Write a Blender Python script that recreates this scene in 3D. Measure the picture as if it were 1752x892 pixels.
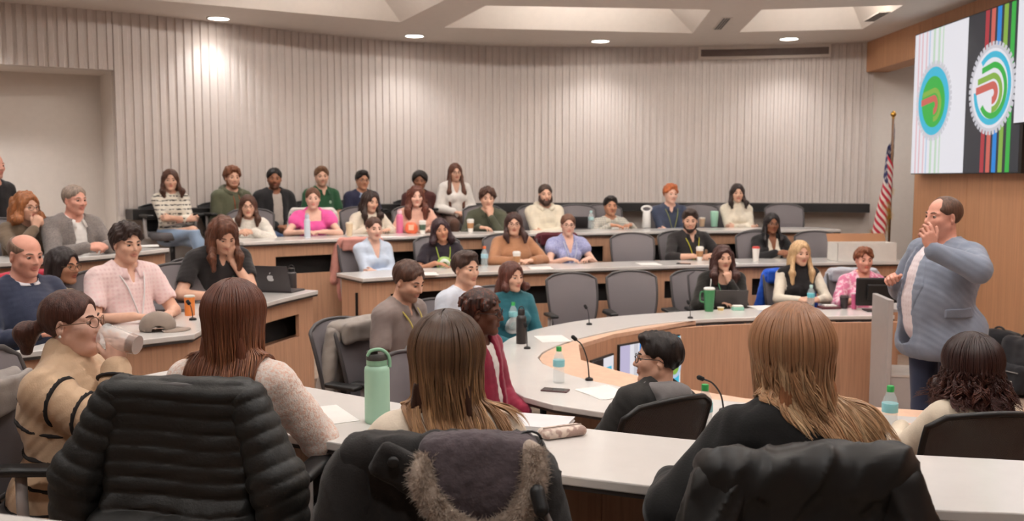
import bpy, bmesh, math, random
import numpy as np
from mathutils import Vector, Matrix

for _o in list(bpy.data.objects):
    bpy.data.objects.remove(_o)
S = bpy.context.scene
COL = S.collection
PI = math.pi
R_ = math.radians

# ------------------------------------------------------------------ camera, world, exposure
FPX, HC = 1600.0, 1.93
TILT = math.atan((446 - 305) / FPX)
cd = bpy.data.cameras.new('camera')
cam = bpy.data.objects.new('camera', cd)
COL.objects.link(cam)
cam.location = (0, 0, HC)
cam.rotation_euler = (PI / 2 - TILT, 0, 0)
cd.sensor_fit = 'HORIZONTAL'
cd.sensor_width = 36
cd.lens = FPX / 1752 * 36
cd.clip_start = 0.05
cd.dof.use_dof = True
cd.dof.focus_distance = 3.3
cd.dof.aperture_fstop = 4.2
S.camera = cam
S.view_settings.view_transform = 'Standard'
S.view_settings.look = 'None'
S.view_settings.gamma = 1
S.view_settings.use_curve_mapping = False
S.view_settings.exposure = 0.22
W = bpy.data.worlds.new('world')
S.world = W
W.use_nodes = True
W.node_tree.nodes['Background'].inputs[0].default_value = (1.0, 0.93, 0.88, 1)
W.node_tree.nodes['Background'].inputs[1].default_value = 0.12
CEIL = 3.76
DOWNLIGHT_W = 46.0
ROOM_SPOT_W = 62.0
LIGHT_COL = (1.0, 0.99, 0.98)

def ray(px, py):
    a, b = (px - 876) / FPX, -(py - 446) / FPX
    return (a, math.cos(TILT) + b * math.sin(TILT), -math.sin(TILT) + b * math.cos(TILT))
def P(px, py, z):
    """the point of a photo pixel on the level z"""
    d = ray(px, py)
    t = (z - HC) / d[2]
    return (t * d[0], t * d[1], z)
def PY(px, py, Y):
    """the point of a photo pixel at distance Y down the room"""
    d = ray(px, py)
    t = Y / d[1]
    return (t * d[0], Y, HC + t * d[2])

# ------------------------------------------------------------------ materials
def srgb(h):
    if isinstance(h, str):
        h = h.lstrip('#')
        c = [int(h[i:i + 2], 16) / 255 for i in (0, 2, 4)]
    else:
        c = [v / 255 for v in h]
    return tuple(v / 12.92 if v <= .04045 else ((v + .055) / 1.055) ** 2.4 for v in c)
class NT:
    def __init__(s, name):
        s.m = bpy.data.materials.new(name)
        s.m.use_nodes = True
        s.t = s.m.node_tree
        s.b = s.t.nodes['Principled BSDF']
    def n(s, typ, **kw):
        nd = s.t.nodes.new(typ)
        for k, v in kw.items():
            if k.startswith('i_'):
                key = k[2:]
                key = int(key) if key.isdigit() else key.replace('_', ' ')
                nd.inputs[key].default_value = v
            else:
                setattr(nd, k, v)
        return nd
    def l(s, a, b):
        s.t.links.new(a, b)
    def obj(s, scale=(1, 1, 1)):
        tc = s.n('ShaderNodeTexCoord')
        mp = s.n('ShaderNodeMapping')
        mp.inputs['Scale'].default_value = scale
        s.l(tc.outputs['Object'], mp.inputs[0])
        return mp.outputs[0]
    def noise(s, vec, scale, detail=3, rough=.55):
        nd = s.n('ShaderNodeTexNoise', i_Scale=scale, i_Detail=detail, i_Roughness=rough)
        if vec:
            s.l(vec, nd.inputs['Vector'])
        return nd.outputs[0]
    def ramp(s, fac, stops):
        nd = s.n('ShaderNodeValToRGB')
        e = nd.color_ramp.elements
        while len(e) < len(stops):
            e.new(.5)
        for q, (p, c) in zip(e, stops):
            q.position = p
            q.color = (*c, 1)
        s.l(fac, nd.inputs[0])
        return nd.outputs[0]
    def bump(s, h, strength=.3, dist=.01):
        nd = s.n('ShaderNodeBump', i_Strength=strength, i_Distance=dist)
        s.l(h, nd.inputs['Height'])
        s.l(nd.outputs[0], s.b.inputs['Normal'])
MC = {}
def plain(name, c, rough=.5, metal=0, var=.06, bump=0, bscale=300, coat=0):
    key = (name, c, rough, metal)
    if key in MC:
        return MC[key]
    t = NT(name)
    col = srgb(c)
    o = t.obj()
    nz = t.noise(o, 14)
    out = t.ramp(nz, [(.3, tuple(v * (1 - var) for v in col)), (.7, tuple(min(1, v * (1 + var)) for v in col))])
    t.l(out, t.b.inputs['Base Color'])
    t.b.inputs['Roughness'].default_value = rough
    t.b.inputs['Metallic'].default_value = metal
    if coat:
        t.b.inputs['Coat Weight'].default_value = coat
    if bump:
        t.bump(t.noise(o, bscale, 2), bump, .004)
    MC[key] = t.m
    return t.m
def cloth(name, c, var=.10, bump=.35, bscale=160, rough=.9, sheen=.15, c2=None, pat=None):
    key = (name, c, c2, pat)
    if key in MC:
        return MC[key]
    t = NT(name)
    col = srgb(c)
    o = t.obj()
    nz = t.noise(o, 9, 4)
    lo = tuple(v * (1 - var) for v in col)
    hi = tuple(min(1, v * (1 + var)) for v in col)
    out = t.ramp(nz, [(.3, lo), (.7, hi)])
    if pat:
        d = srgb(c2)
        if pat == 'stripes':          # broken dark dashes in rows
            w = t.n('ShaderNodeTexWave', i_Scale=6.5, i_Distortion=1.2, bands_direction='Z')
            w.inputs['Detail Scale'].default_value = 3
            t.l(o, w.inputs[0])
            f1 = t.ramp(w.outputs[1], [(.74, (0, 0, 0)), (.82, (1, 1, 1))])
            f2 = t.ramp(t.noise(o, 38, 1), [(.42, (0, 0, 0)), (.52, (1, 1, 1))])
            mu = t.n('ShaderNodeMath', operation='MULTIPLY')
            t.l(f1, mu.inputs[0]); t.l(f2, mu.inputs[1])
            fac = mu.outputs[0]
        elif pat == 'blotch':
            fac = t.ramp(t.noise(o, 26, 2), [(.46, (0, 0, 0)), (.56, (1, 1, 1))])
        elif pat == 'fleck':
            fac = t.ramp(t.noise(o, 90, 3, .7), [(.45, (0, 0, 0)), (.62, (1, 1, 1))])
        elif pat == 'plaid':
            wx = t.n('ShaderNodeTexWave', i_Scale=12, bands_direction='X'); t.l(o, wx.inputs[0])
            wz = t.n('ShaderNodeTexWave', i_Scale=12, bands_direction='Z'); t.l(o, wz.inputs[0])
            ad = t.n('ShaderNodeMath', operation='ADD'); t.l(wx.outputs[1], ad.inputs[0]); t.l(wz.outputs[1], ad.inputs[1])
            fac = t.ramp(ad.outputs[0], [(.25, (0, 0, 0)), (1, (.8, .8, .8))])
        elif pat == 'stretch':        # streaks running down the cloth
            fac = t.ramp(t.noise(t.obj((40, 40, 3)), 2, 3), [(.4, (0, 0, 0)), (.65, (1, 1, 1))])
        mx = t.n('ShaderNodeMix', data_type='RGBA')
        t.l(fac, mx.inputs[0]); t.l(out, mx.inputs[6]); mx.inputs[7].default_value = (*d, 1)
        out = mx.outputs[2]
    t.l(out, t.b.inputs['Base Color'])
    t.b.inputs['Roughness'].default_value = rough
    t.b.inputs['Sheen Weight'].default_value = sheen
    t.b.inputs['Specular IOR Level'].default_value = .25
    if bump:
        t.bump(t.noise(o, bscale, 3), bump, .003)
    MC[key] = t.m
    return t.m
def wood(name, c, grain=(55, 55, 2.2), rough=.5, dark=.80):
    t = NT(name)
    o = t.obj(grain)
    nz = t.noise(o, 1.0, 4, .6)
    col = srgb(c)
    out = t.ramp(nz, [(.28, tuple(v * dark for v in col)), (.5, col), (.75, tuple(min(1, v * 1.12) for v in col))])
    big = t.noise(t.obj((1.2, 1.2, .25)), 1.6, 2)
    mx = t.n('ShaderNodeMix', data_type='RGBA', blend_type='MULTIPLY')
    mx.inputs[0].default_value = .35
    t.l(out, mx.inputs[6]); t.l(t.ramp(big, [(.3, (.78, .76, .74)), (.7, (1, 1, 1))]), mx.inputs[7])
    t.l(mx.outputs[2], t.b.inputs['Base Color'])
    t.b.inputs['Roughness'].default_value = rough
    t.bump(nz, .08, .002)
    return t.m
def hairmat(name, c, c2=None, rough=.42):
    key = (name, c, c2)
    if key in MC:
        return MC[key]
    t = NT(name)
    col = srgb(c)
    d = srgb(c2) if c2 else tuple(v * 1.7 for v in col)
    nz = t.noise(t.obj((60, 60, 5)), 1.6, 4, .65)
    t.l(t.ramp(nz, [(.3, tuple(v * .6 for v in col)), (.5, col), (.72, d)]), t.b.inputs['Base Color'])
    t.b.inputs['Roughness'].default_value = rough
    t.b.inputs['Specular IOR Level'].default_value = .35
    t.bump(t.noise(t.obj((160, 160, 10)), 1.6, 3), .6, .004)
    MC[key] = t.m
    return t.m
def colattr(name, rough=.5, sss=0, bump=.0, bscale=220, spec=.4):
    t = NT(name)
    a = t.n('ShaderNodeAttribute', attribute_name='Col')
    o = t.obj()
    mx = t.n('ShaderNodeMix', data_type='RGBA', blend_type='MULTIPLY')
    mx.inputs[0].default_value = 1
    t.l(a.outputs[0], mx.inputs[6]); t.l(t.ramp(t.noise(o, 40), [(.3, (.93, .92, .92)), (.7, (1, 1, 1))]), mx.inputs[7])
    t.l(mx.outputs[2], t.b.inputs['Base Color'])
    t.b.inputs['Roughness'].default_value = rough
    t.b.inputs['Specular IOR Level'].default_value = spec
    if sss:
        t.b.inputs['Subsurface Weight'].default_value = sss
        t.b.inputs['Subsurface Radius'].default_value = (.012, .005, .003)
        t.b.inputs['Subsurface Scale'].default_value = 1
    if bump:
        t.bump(t.noise(o, bscale, 2), bump, .002)
    return t.m
def emit(name, c, strength):
    t = NT(name)
    t.b.inputs['Base Color'].default_value = (0, 0, 0, 1)
    t.b.inputs['Emission Color'].default_value = (*srgb(c), 1)
    t.b.inputs['Emission Strength'].default_value = strength
    return t.m
def glass(name, c=(235, 245, 245), alpha=.35, rough=.08):
    key = ('glass', name)
    if key in MC:
        return MC[key]
    t = NT(name)
    t.b.inputs['Base Color'].default_value = (*srgb(c), 1)
    t.b.inputs['Roughness'].default_value = rough
    t.b.inputs['Alpha'].default_value = alpha
    t.b.inputs['Specular IOR Level'].default_value = .8
    MC[key] = t.m
    return t.m

# ------------------------------------------------------------------ objects
def link(name, me, mat=None, parent=None, smooth=True):
    o = bpy.data.objects.new(name, me)
    COL.objects.link(o)
    if mat is not None:
        for m in (mat if isinstance(mat, (list, tuple)) else [mat]):
            me.materials.append(m)
    if parent is not None:
        o.parent = parent
    return o
def tag(o, label=None, cat=None, group=None, kind=None):
    if label: o['label'] = label
    if cat: o['category'] = cat
    if group: o['group'] = group
    if kind: o['kind'] = kind
    return o
def thing(name, label, cat, loc=(0, 0, 0), rz=0, group=None):
    o = bpy.data.objects.new(name, None)
    COL.objects.link(o)
    o.location = loc
    o.rotation_euler = (0, 0, rz)
    o.empty_display_size = .1
    return tag(o, label, cat, group)
def copy_tree(o, parent=None):
    c = o.copy()
    COL.objects.link(c)
    if parent is not None:
        c.parent = parent
    for ch in list(KIDS.get(o.name, [])):
        copy_tree(ch, c)
    return c
KIDS = {}
def note_kids(root):
    for ch in root.children:
        KIDS.setdefault(root.name, []).append(ch)
        note_kids(ch)
def mesh_np(name, v, f, smooth=True, col=None):
    me = bpy.data.meshes.new(name)
    v = np.ascontiguousarray(v, np.float32)
    f = np.ascontiguousarray(f, np.int32)
    me.vertices.add(len(v)); me.vertices.foreach_set('co', v.ravel())
    k = f.shape[1]
    me.loops.add(f.size); me.loops.foreach_set('vertex_index', f.ravel())
    me.polygons.add(len(f))
    me.polygons.foreach_set('loop_start', np.arange(0, f.size, k, dtype=np.int32))
    me.polygons.foreach_set('use_smooth', np.full(len(f), smooth, dtype=bool))
    me.update(calc_edges=True)
    me.validate()
    if col is not None:
        a = me.color_attributes.new('Col', 'FLOAT_COLOR', 'POINT')
        c = np.ones((len(v), 4), np.float32); c[:, :3] = col
        a.data.foreach_set('color', c.ravel())
    return me
class MB:
    """collects shapes into one mesh"""
    def __init__(s):
        s.bm = bmesh.new()
        s.mi = 0
    def face(s, vs):
        try:
            f = s.bm.faces.new(vs)
            f.material_index = s.mi
            return f
        except ValueError:
            return None
    def poly(s, pts):
        return s.face([s.bm.verts.new(p) for p in pts])
    def box(s, a, b, rot=None, c=None, bev=0):
        x0, y0, z0 = a; x1, y1, z1 = b
        co = [(x0, y0, z0), (x1, y0, z0), (x1, y1, z0), (x0, y1, z0), (x0, y0, z1), (x1, y0, z1), (x1, y1, z1), (x0, y1, z1)]
        vs = [s.bm.verts.new(Vector(q)) for q in co]
        fs = [s.face([vs[i] for i in q]) for q in ((3, 2, 1, 0), (4, 5, 6, 7), (0, 1, 5, 4), (1, 2, 6, 5), (2, 3, 7, 6), (3, 0, 4, 7))]
        if bev:
            es = list({e for f in fs for e in f.edges})
            r = bmesh.ops.bevel(s.bm, geom=es, offset=bev, segments=2, affect='EDGES', profile=.5)
            for f in r['faces']: f.material_index = s.mi
            vs = list({v for f in fs if f.is_valid for v in f.verts} | {v for f in r['faces'] for v in f.verts})
        if rot is not None:
            c = Vector(c) if c else Vector((0, 0, 0))
            for v in vs: v.co = rot @ (v.co - c) + c
        return vs
    def rings(s, rings, closed=True, cap=True):
        prev = None; first = None
        for ring in rings:
            cur = [s.bm.verts.new(p) for p in ring]
            if prev:
                n = len(cur)
                for i in range(n if closed else n - 1):
                    s.face([prev[i], prev[(i + 1) % n], cur[(i + 1) % n], cur[i]])
            else:
                first = cur
            prev = cur
        if cap and closed:
            s.face(first[::-1]); s.face(prev)
    def lathe(s, prof, seg=20, c=(0, 0, 0), cap=True):
        s.rings([[(c[0] + r * math.cos(2 * PI * i / seg), c[1] + r * math.sin(2 * PI * i / seg), c[2] + z) for i in range(seg)] for r, z in prof], cap=cap)
    def tube(s, pts, r, seg=8, cap=True):
        pts = [Vector(p) for p in pts]
        rr = r if isinstance(r, (list, tuple)) else [r] * len(pts)
        up = None; rings = []
        for i, p in enumerate(pts):
            d = (pts[min(i + 1, len(pts) - 1)] - pts[max(i - 1, 0)]).normalized()
            if up is None:
                up = Vector((0, 0, 1)) if abs(d.z) < .9 else Vector((1, 0, 0))
            a = d.cross(up).normalized(); b = a.cross(d).normalized(); up = b
            rings.append([p + (a * math.cos(2 * PI * k / seg) + b * math.sin(2 * PI * k / seg)) * rr[i] for k in range(seg)])
        s.rings(rings, cap=cap)
    def prism(s, poly, z0, z1):
        lo = [s.bm.verts.new((*p[:2], z0)) for p in poly]; hi = [s.bm.verts.new((*p[:2], z1)) for p in poly]
        n = len(poly)
        s.face(lo[::-1]); s.face(hi)
        for i in range(n):
            s.face([lo[i], lo[(i + 1) % n], hi[(i + 1) % n], hi[i]])
    def build(s, name, mat, parent=None, smooth=False, auto=None):
        bmesh.ops.recalc_face_normals(s.bm, faces=s.bm.faces[:])
        me = bpy.data.meshes.new(name)
        s.bm.to_mesh(me); s.bm.free()
        if smooth:
            me.polygons.foreach_set('use_smooth', np.ones(len(me.polygons), bool))
            if auto:
                me.set_sharp_from_angle(angle=R_(auto))
        return link(name, me, mat, parent)
def spline(pts, n=8):
    """smooth curve through points"""
    p = [np.array(q, float) for q in pts]
    p = [2 * p[0] - p[1]] + p + [2 * p[-1] - p[-2]]
    out = []
    for i in range(1, len(p) - 2):
        for k in range(n):
            t = k / n
            a, b, c, d = p[i - 1:i + 3]
            out.append(.5 * (2 * b + (c - a) * t + (2 * a - 5 * b + 4 * c - d) * t * t + (3 * b - 3 * c + d - a) * t ** 3))
    out.append(p[-2])
    return [tuple(q) for q in out]

# ------------------------------------------------------------------ implicit surfaces (round cones, ellipsoids, smooth unions) meshed on a grid
def rotx(a): c, s = math.cos(a), math.sin(a); return np.array([[1, 0, 0], [0, c, -s], [0, s, c]])
def roty(a): c, s = math.cos(a), math.sin(a); return np.array([[c, 0, s], [0, 1, 0], [-s, 0, c]])
def rotz(a): c, s = math.cos(a), math.sin(a); return np.array([[c, -s, 0], [s, c, 0], [0, 0, 1]])
A3 = lambda *a: np.array(a, float)
def unit(v):
    v = np.array(v, float)
    return v / max(1e-9, np.linalg.norm(v))
class Pr:
    __slots__ = ('t', 'k', 'op', 'a', 'b', 'r1', 'r2', 'c', 'R', 'r', 'cen', 'rad')
def RC(a, b, r1, r2=None, k=.02, op=1):
    p = Pr(); p.t = 0; p.k = k; p.op = op
    p.a = np.array(a, float); p.b = np.array(b, float); p.r1 = r1; p.r2 = r1 if r2 is None else r2
    p.cen = (p.a + p.b) / 2; p.rad = np.linalg.norm(p.b - p.a) / 2 + max(p.r1, p.r2)
    return p
def EL(c, r, R=None, k=.02, op=1):
    p = Pr(); p.t = 1; p.k = k; p.op = op
    p.c = np.array(c, float); p.r = np.array(r, float); p.R = None if R is None else np.array(R, float)
    p.cen = p.c; p.rad = float(max(r))
    return p
def BX(c, r, R=None, rad=.01, k=.02, op=1):
    p = Pr(); p.t = 2; p.k = k; p.op = op
    p.c = np.array(c, float); p.r = np.array(r, float) - rad; p.R = None if R is None else np.array(R, float); p.r1 = rad
    p.cen = p.c; p.rad = float(np.linalg.norm(r))
    return p
def HS(n, c, k=.006, op=-1):
    """the half space n.p > c; with op -1 it is cut away"""
    p = Pr(); p.t = 3; p.k = k; p.op = op; p.a = unit(n); p.r1 = c; p.cen = np.zeros(3); p.rad = 1e6
    return p
def fat(p, t):
    q = Pr()
    for s_ in Pr.__slots__:
        if hasattr(p, s_): setattr(q, s_, getattr(p, s_))
    if q.t == 0: q.r1 = p.r1 + t; q.r2 = p.r2 + t
    elif q.t == 1: q.r = p.r + t
    elif q.t == 2: q.r1 = p.r1 + t
    q.rad = p.rad + t
    return q
def pd(p, x):
    if p.t == 0:
        ab = p.b - p.a
        h = np.clip(((x - p.a) @ ab) / max(1e-9, ab @ ab), 0, 1)
        q = x - p.a - h[:, None] * ab
        return np.sqrt((q * q).sum(1)) - (p.r1 + (p.r2 - p.r1) * h)
    if p.t == 3:
        return p.r1 - x @ p.a
    q = x - p.c
    if p.R is not None: q = q @ p.R
    if p.t == 1:
        k0 = np.sqrt(((q / p.r) ** 2).sum(1)); k1 = np.sqrt(((q / (p.r ** 2)) ** 2).sum(1))
        return k0 * (k0 - 1) / np.maximum(k1, 1e-6)
    q = np.abs(q) - p.r
    return np.sqrt((np.maximum(q, 0) ** 2).sum(1)) + np.minimum(q.max(1), 0) - p.r1
def comb(d, e, k, op):
    if op == 1:
        h = np.maximum(k - np.abs(d - e), 0)
        return np.minimum(d, e) - h * h / (4 * k)
    if op == 2:
        return np.maximum(d, e)
    e = -e
    h = np.maximum(k - np.abs(d - e), 0)
    return np.maximum(d, e) + h * h / (4 * k)
def sdf_mesh(prims, vox, disp=None):
    pos = [p for p in prims if p.op == 1]
    lo = np.min([p.cen - p.rad for p in pos], 0) - 3 * vox - .01
    hi = np.max([p.cen + p.rad for p in pos], 0) + 3 * vox + .01
    B = 8
    nb = np.ceil((hi - lo) / (vox * B)).astype(int) + 1
    g = np.stack(np.meshgrid(*[np.arange(n) for n in nb], indexing='ij'), -1).reshape(-1, 3)
    cen = lo + (g * B + (B - 1) / 2) * vox
    hd = B * vox * .87
    dc = np.full(len(cen), .5)
    for p in prims:
        dc = comb(dc, pd(p, cen), p.k, p.op)
    act = np.where(np.abs(dc) < hd * 1.6 + .02)[0]
    off = np.stack(np.meshgrid(*[np.arange(B)] * 3, indexing='ij'), -1).reshape(-1, 3) * vox
    X = (lo + g[act] * B * vox)[:, None, :] + off[None]
    D = np.full((len(act), B ** 3), .12)
    ca = cen[act]
    for p in prims:
        if p.t == 3:
            sel = np.where(np.abs(pd(p, ca)) < hd + .05)[0]
            full = np.where(pd(p, ca) <= -(hd + .05))[0]
            if len(full): D[full] = np.maximum(D[full], .05)
        elif p.op == 2:
            sel = np.arange(len(act))
        else:
            sel = np.where(np.linalg.norm(ca - p.cen, axis=1) < p.rad + hd + .03)[0]
        if len(sel):
            x = X[sel].reshape(-1, 3)
            D[sel] = comb(D[sel].ravel(), pd(p, x), p.k, p.op).reshape(len(sel), -1)
    if disp is not None:
        D += disp(X.reshape(-1, 3)).reshape(D.shape)
    n = nb * B
    big = np.repeat(np.repeat(np.repeat(np.where(dc < 0, -.12, .12).reshape(nb), B, 0), B, 1), B, 2).astype(np.float32)
    v6 = big.reshape(nb[0], B, nb[1], B, nb[2], B).transpose(0, 2, 4, 1, 3, 5)
    arr = np.ascontiguousarray(v6).reshape(-1, B, B, B)
    arr[act] = D.reshape(-1, B, B, B)
    F = arr.reshape(nb[0], nb[1], nb[2], B, B, B).transpose(0, 3, 1, 4, 2, 5).reshape(n)
    F = np.where(F == 0, 1e-7, F)
    ins = F < 0
    c = ins.astype(np.int8)
    sm = sum(c[i:n[0] - 1 + i, j:n[1] - 1 + j, k:n[2] - 1 + k] for i in (0, 1) for j in (0, 1) for k in (0, 1))
    cells = np.argwhere((sm > 0) & (sm < 8))
    idx = np.full(tuple(n - 1), -1, np.int32)
    idx[cells[:, 0], cells[:, 1], cells[:, 2]] = np.arange(len(cells))
    cor = [(i, j, k) for i in (0, 1) for j in (0, 1) for k in (0, 1)]
    val = {q: F[cells[:, 0] + q[0], cells[:, 1] + q[1], cells[:, 2] + q[2]] for q in cor}
    acc = np.zeros((len(cells), 3)); cnt = np.zeros(len(cells))
    for q in cor:
        for ax in range(3):
            if q[ax] == 0:
                r = list(q); r[ax] = 1; r = tuple(r)
                a, b = val[q], val[r]
                m = (a < 0) != (b < 0)
                t = np.where(m, a / np.where(m, a - b, 1), 0)
                pt = np.tile(np.array(q, float), (len(cells), 1)); pt[:, ax] = t
                acc += pt * m[:, None]; cnt += m
    V = lo + (cells + acc / cnt[:, None]) * vox
    Q = []
    for ax in range(3):
        o1, o2 = [(1, 2), (2, 0), (0, 1)][ax]
        sl = [slice(1, m - 1) for m in n]; sl[ax] = slice(0, n[ax] - 1)
        sh = list(sl); sh[ax] = slice(1, n[ax])
        ch = ins[tuple(sl)] != ins[tuple(sh)]
        e = np.argwhere(ch)
        if not len(e): continue
        base = e + 1; base[:, ax] = e[:, ax]
        fl = ins[base[:, 0], base[:, 1], base[:, 2]]
        def ci(d1, d2):
            z = base.copy(); z[:, o1] += d1; z[:, o2] += d2
            return idx[z[:, 0], z[:, 1], z[:, 2]]
        q = np.stack([ci(-1, -1), ci(0, -1), ci(0, 0), ci(-1, 0)], 1)
        q[~fl] = q[~fl][:, ::-1]
        Q.append(q)
    Q = np.concatenate(Q)
    Q = Q[(Q >= 0).all(1)]
    return V, Q
_rng = np.random.RandomState(7)
_K = _rng.normal(size=(6, 3)); _PH = _rng.uniform(0, 6.28, 6)
def nz(x, f, seed=0.):
    """soft noise about -1..1 from warped sines"""
    y = x * f + seed * 3.17
    a = np.sin(y @ _K[0] + _PH[0] + 1.3 * np.sin(y @ _K[1] * .7 + _PH[1]))
    b = np.sin(y @ _K[2] * 1.3 + _PH[2] + 1.1 * np.sin(y @ _K[3] + _PH[3]))
    c = np.sin(y @ _K[4] * 1.9 + _PH[4] + a)
    return (a + b + .6 * c) / 2.6
def sdf_obj(name, prims, vox, mat, parent, disp=None, colf=None):
    v, f = sdf_mesh(prims, vox, disp)
    return link(name, mesh_np(name, v, f, True, None if colf is None else colf(v)), mat, parent)
# ------------------------------------------------------------------ people
SKIN = colattr('skin', .5, .0, .12, 260, .35)
EYE = colattr('eye_surface', .15, 0, 0)
EYE_LIP = colattr('lip_skin', .4, 0, 0)
SK = {'pale': (228, 184, 164), 'fair': (218, 172, 148), 'tan': (190, 138, 110), 'brown': (140, 92, 68), 'dark': (98, 60, 44), 'rosy': (222, 162, 142)}
BLACK_PL = plain('black_plastic', (22, 22, 23), .45)
def limb(a, b, l1, l2, pole):
    """elbow position of a two bone limb from a to b"""
    a, b = np.array(a, float), np.array(b, float)
    d = b - a; L = np.linalg.norm(d)
    if L > (l1 + l2) * .998:
        b = a + d / L * (l1 + l2) * .998; d = b - a; L = np.linalg.norm(d)
    u = d / L
    x = (l1 * l1 - l2 * l2 + L * L) / (2 * L)
    h = math.sqrt(max(0, l1 * l1 - x * x))
    p = np.array(pole, float); p = unit(p - u * (p @ u))
    return a + u * x + p * h, b
def hand_prims(w, f, n, side, curl=.5, spread=.0, s=1., tc=.5, fan=1.):
    f = unit(f); n = unit(n - f * (np.dot(n, f))); l = np.cross(n, f) * side
    M = np.stack([l, f, n], 1)
    out = []
    def pt(x, y, z): return w + M @ (A3(x, y, z) * s)
    kn = [(.030, .090), (.011, .094), (-.009, .090), (-.027, .080)]
    for (x, y) in kn:
        out.append(RC(pt(x * .5, .0, 0), pt(x, y, 0), .0145 * s, .0105 * s, k=.012))
    out.append(RC(pt(.012, .02, -.006), pt(.042, .058, -.014), .016 * s, .0125 * s, k=.012))
    out.append(RC(pt(-.014, .02, -.006), pt(-.026, .06, -.008), .014 * s, .011 * s, k=.012))
    for i, (x, y) in enumerate(kn):
        c = curl[i] if isinstance(curl, (list, tuple)) else curl
        L = [(.042, .026, .021), (.046, .029, .022), (.042, .027, .021), (.033, .021, .018)][i]
        p = A3(x, y, 0); ang = 0; sx = (1.5 - i) * .10 * fan + spread
        for j, ln in enumerate(L):
            ang += c * (.75, 1.1, .8)[j]
            q = p + ln * A3(math.sin(sx) * math.cos(ang), math.cos(sx) * math.cos(ang), -math.sin(ang))
            out.append(RC(pt(*p), pt(*q), (.0092, .0085, .0078)[j] * s, (.0086, .0079, .0066)[j] * s, k=.003))
            p = q
    p = A3(.042, .058, -.014)
    d = unit(A3(.55, .8, -.25))
    q = p + d * .034; d2 = unit(A3(.55 - .9 * tc, .85, -.25 - .35 * tc)); r = q + d2 * .028
    out.append(RC(pt(*p), pt(*q), .0115 * s, .0100 * s, k=.006)); out.append(RC(pt(*q), pt(*r), .0100 * s, .0078 * s, k=.004))
    return out
def head_prims(c, M, s=1., fem=False, wide=1., nose=1.):
    def pt(x, y, z): return c + M @ (A3(x * wide, y, z) * s)
    o = []
    o.append(EL(pt(0, -.012, .036), A3(.076 * wide, .095, .082) * s, M, k=.02))
    o.append(EL(pt(0, .020, -.028), A3(.064 * wide, .072, .088) * s, M, k=.02))
    jw = (.040 if fem else .045)
    for q in (-1, 1):
        o.append(RC(pt(q * (jw + .008), -.004, -.052), pt(q * .014, .060, -.097), .0175 * s, .0155 * s, k=.025))
        o.append(EL(pt(q * .040, .058, -.022), A3(.024, .022, .020) * s, M, k=.025))
    o.append(EL(pt(0, .070, -.099), A3(.020, .018, .016) * s, M, k=.02))
    for q in (-1, 1):
        o.append(EL(pt(q * .031, .096, .004), A3(.0185, .019, .0130) * s, M, k=.012, op=-1))
        o.append(RC(pt(q * .014, .0815, .019), pt(q * .048, .068, .021), (.0075 if fem else .0095) * s, .008 * s, k=.015))
    o.append(RC(pt(0, .084, .012), pt(0, .106 * nose - .002 * (nose - 1), -.028), .0080 * s, .0115 * s, k=.012))
    for q in (-1, 1):
        o.append(EL(pt(q * .012, .092, -.033), A3(.0085, .011, .008) * s, M, k=.008))
    o.append(EL(pt(0, .0865, -.0555), A3(.024, .0085, .0068) * s, M, k=.006))
    o.append(EL(pt(0, .0855, -.0665), A3(.021, .0090, .0072) * s, M, k=.006))
    o.append(EL(pt(0, .102, -.0608), A3(.024, .013, .0018) * s, M, k=.003, op=-1))
    for q in (-1, 1):
        E = M @ rotz(-q * .45) @ rotx(-.18)
        o.append(EL(pt(q * .0765, -.010, -.006), A3(.0085, .021, .033) * s, E, k=.008))
        o.append(EL(pt(q * .0850, -.002, .000), A3(.006, .010, .016) * s, E, k=.005, op=-1))
    return o
ARMS = {}
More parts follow.
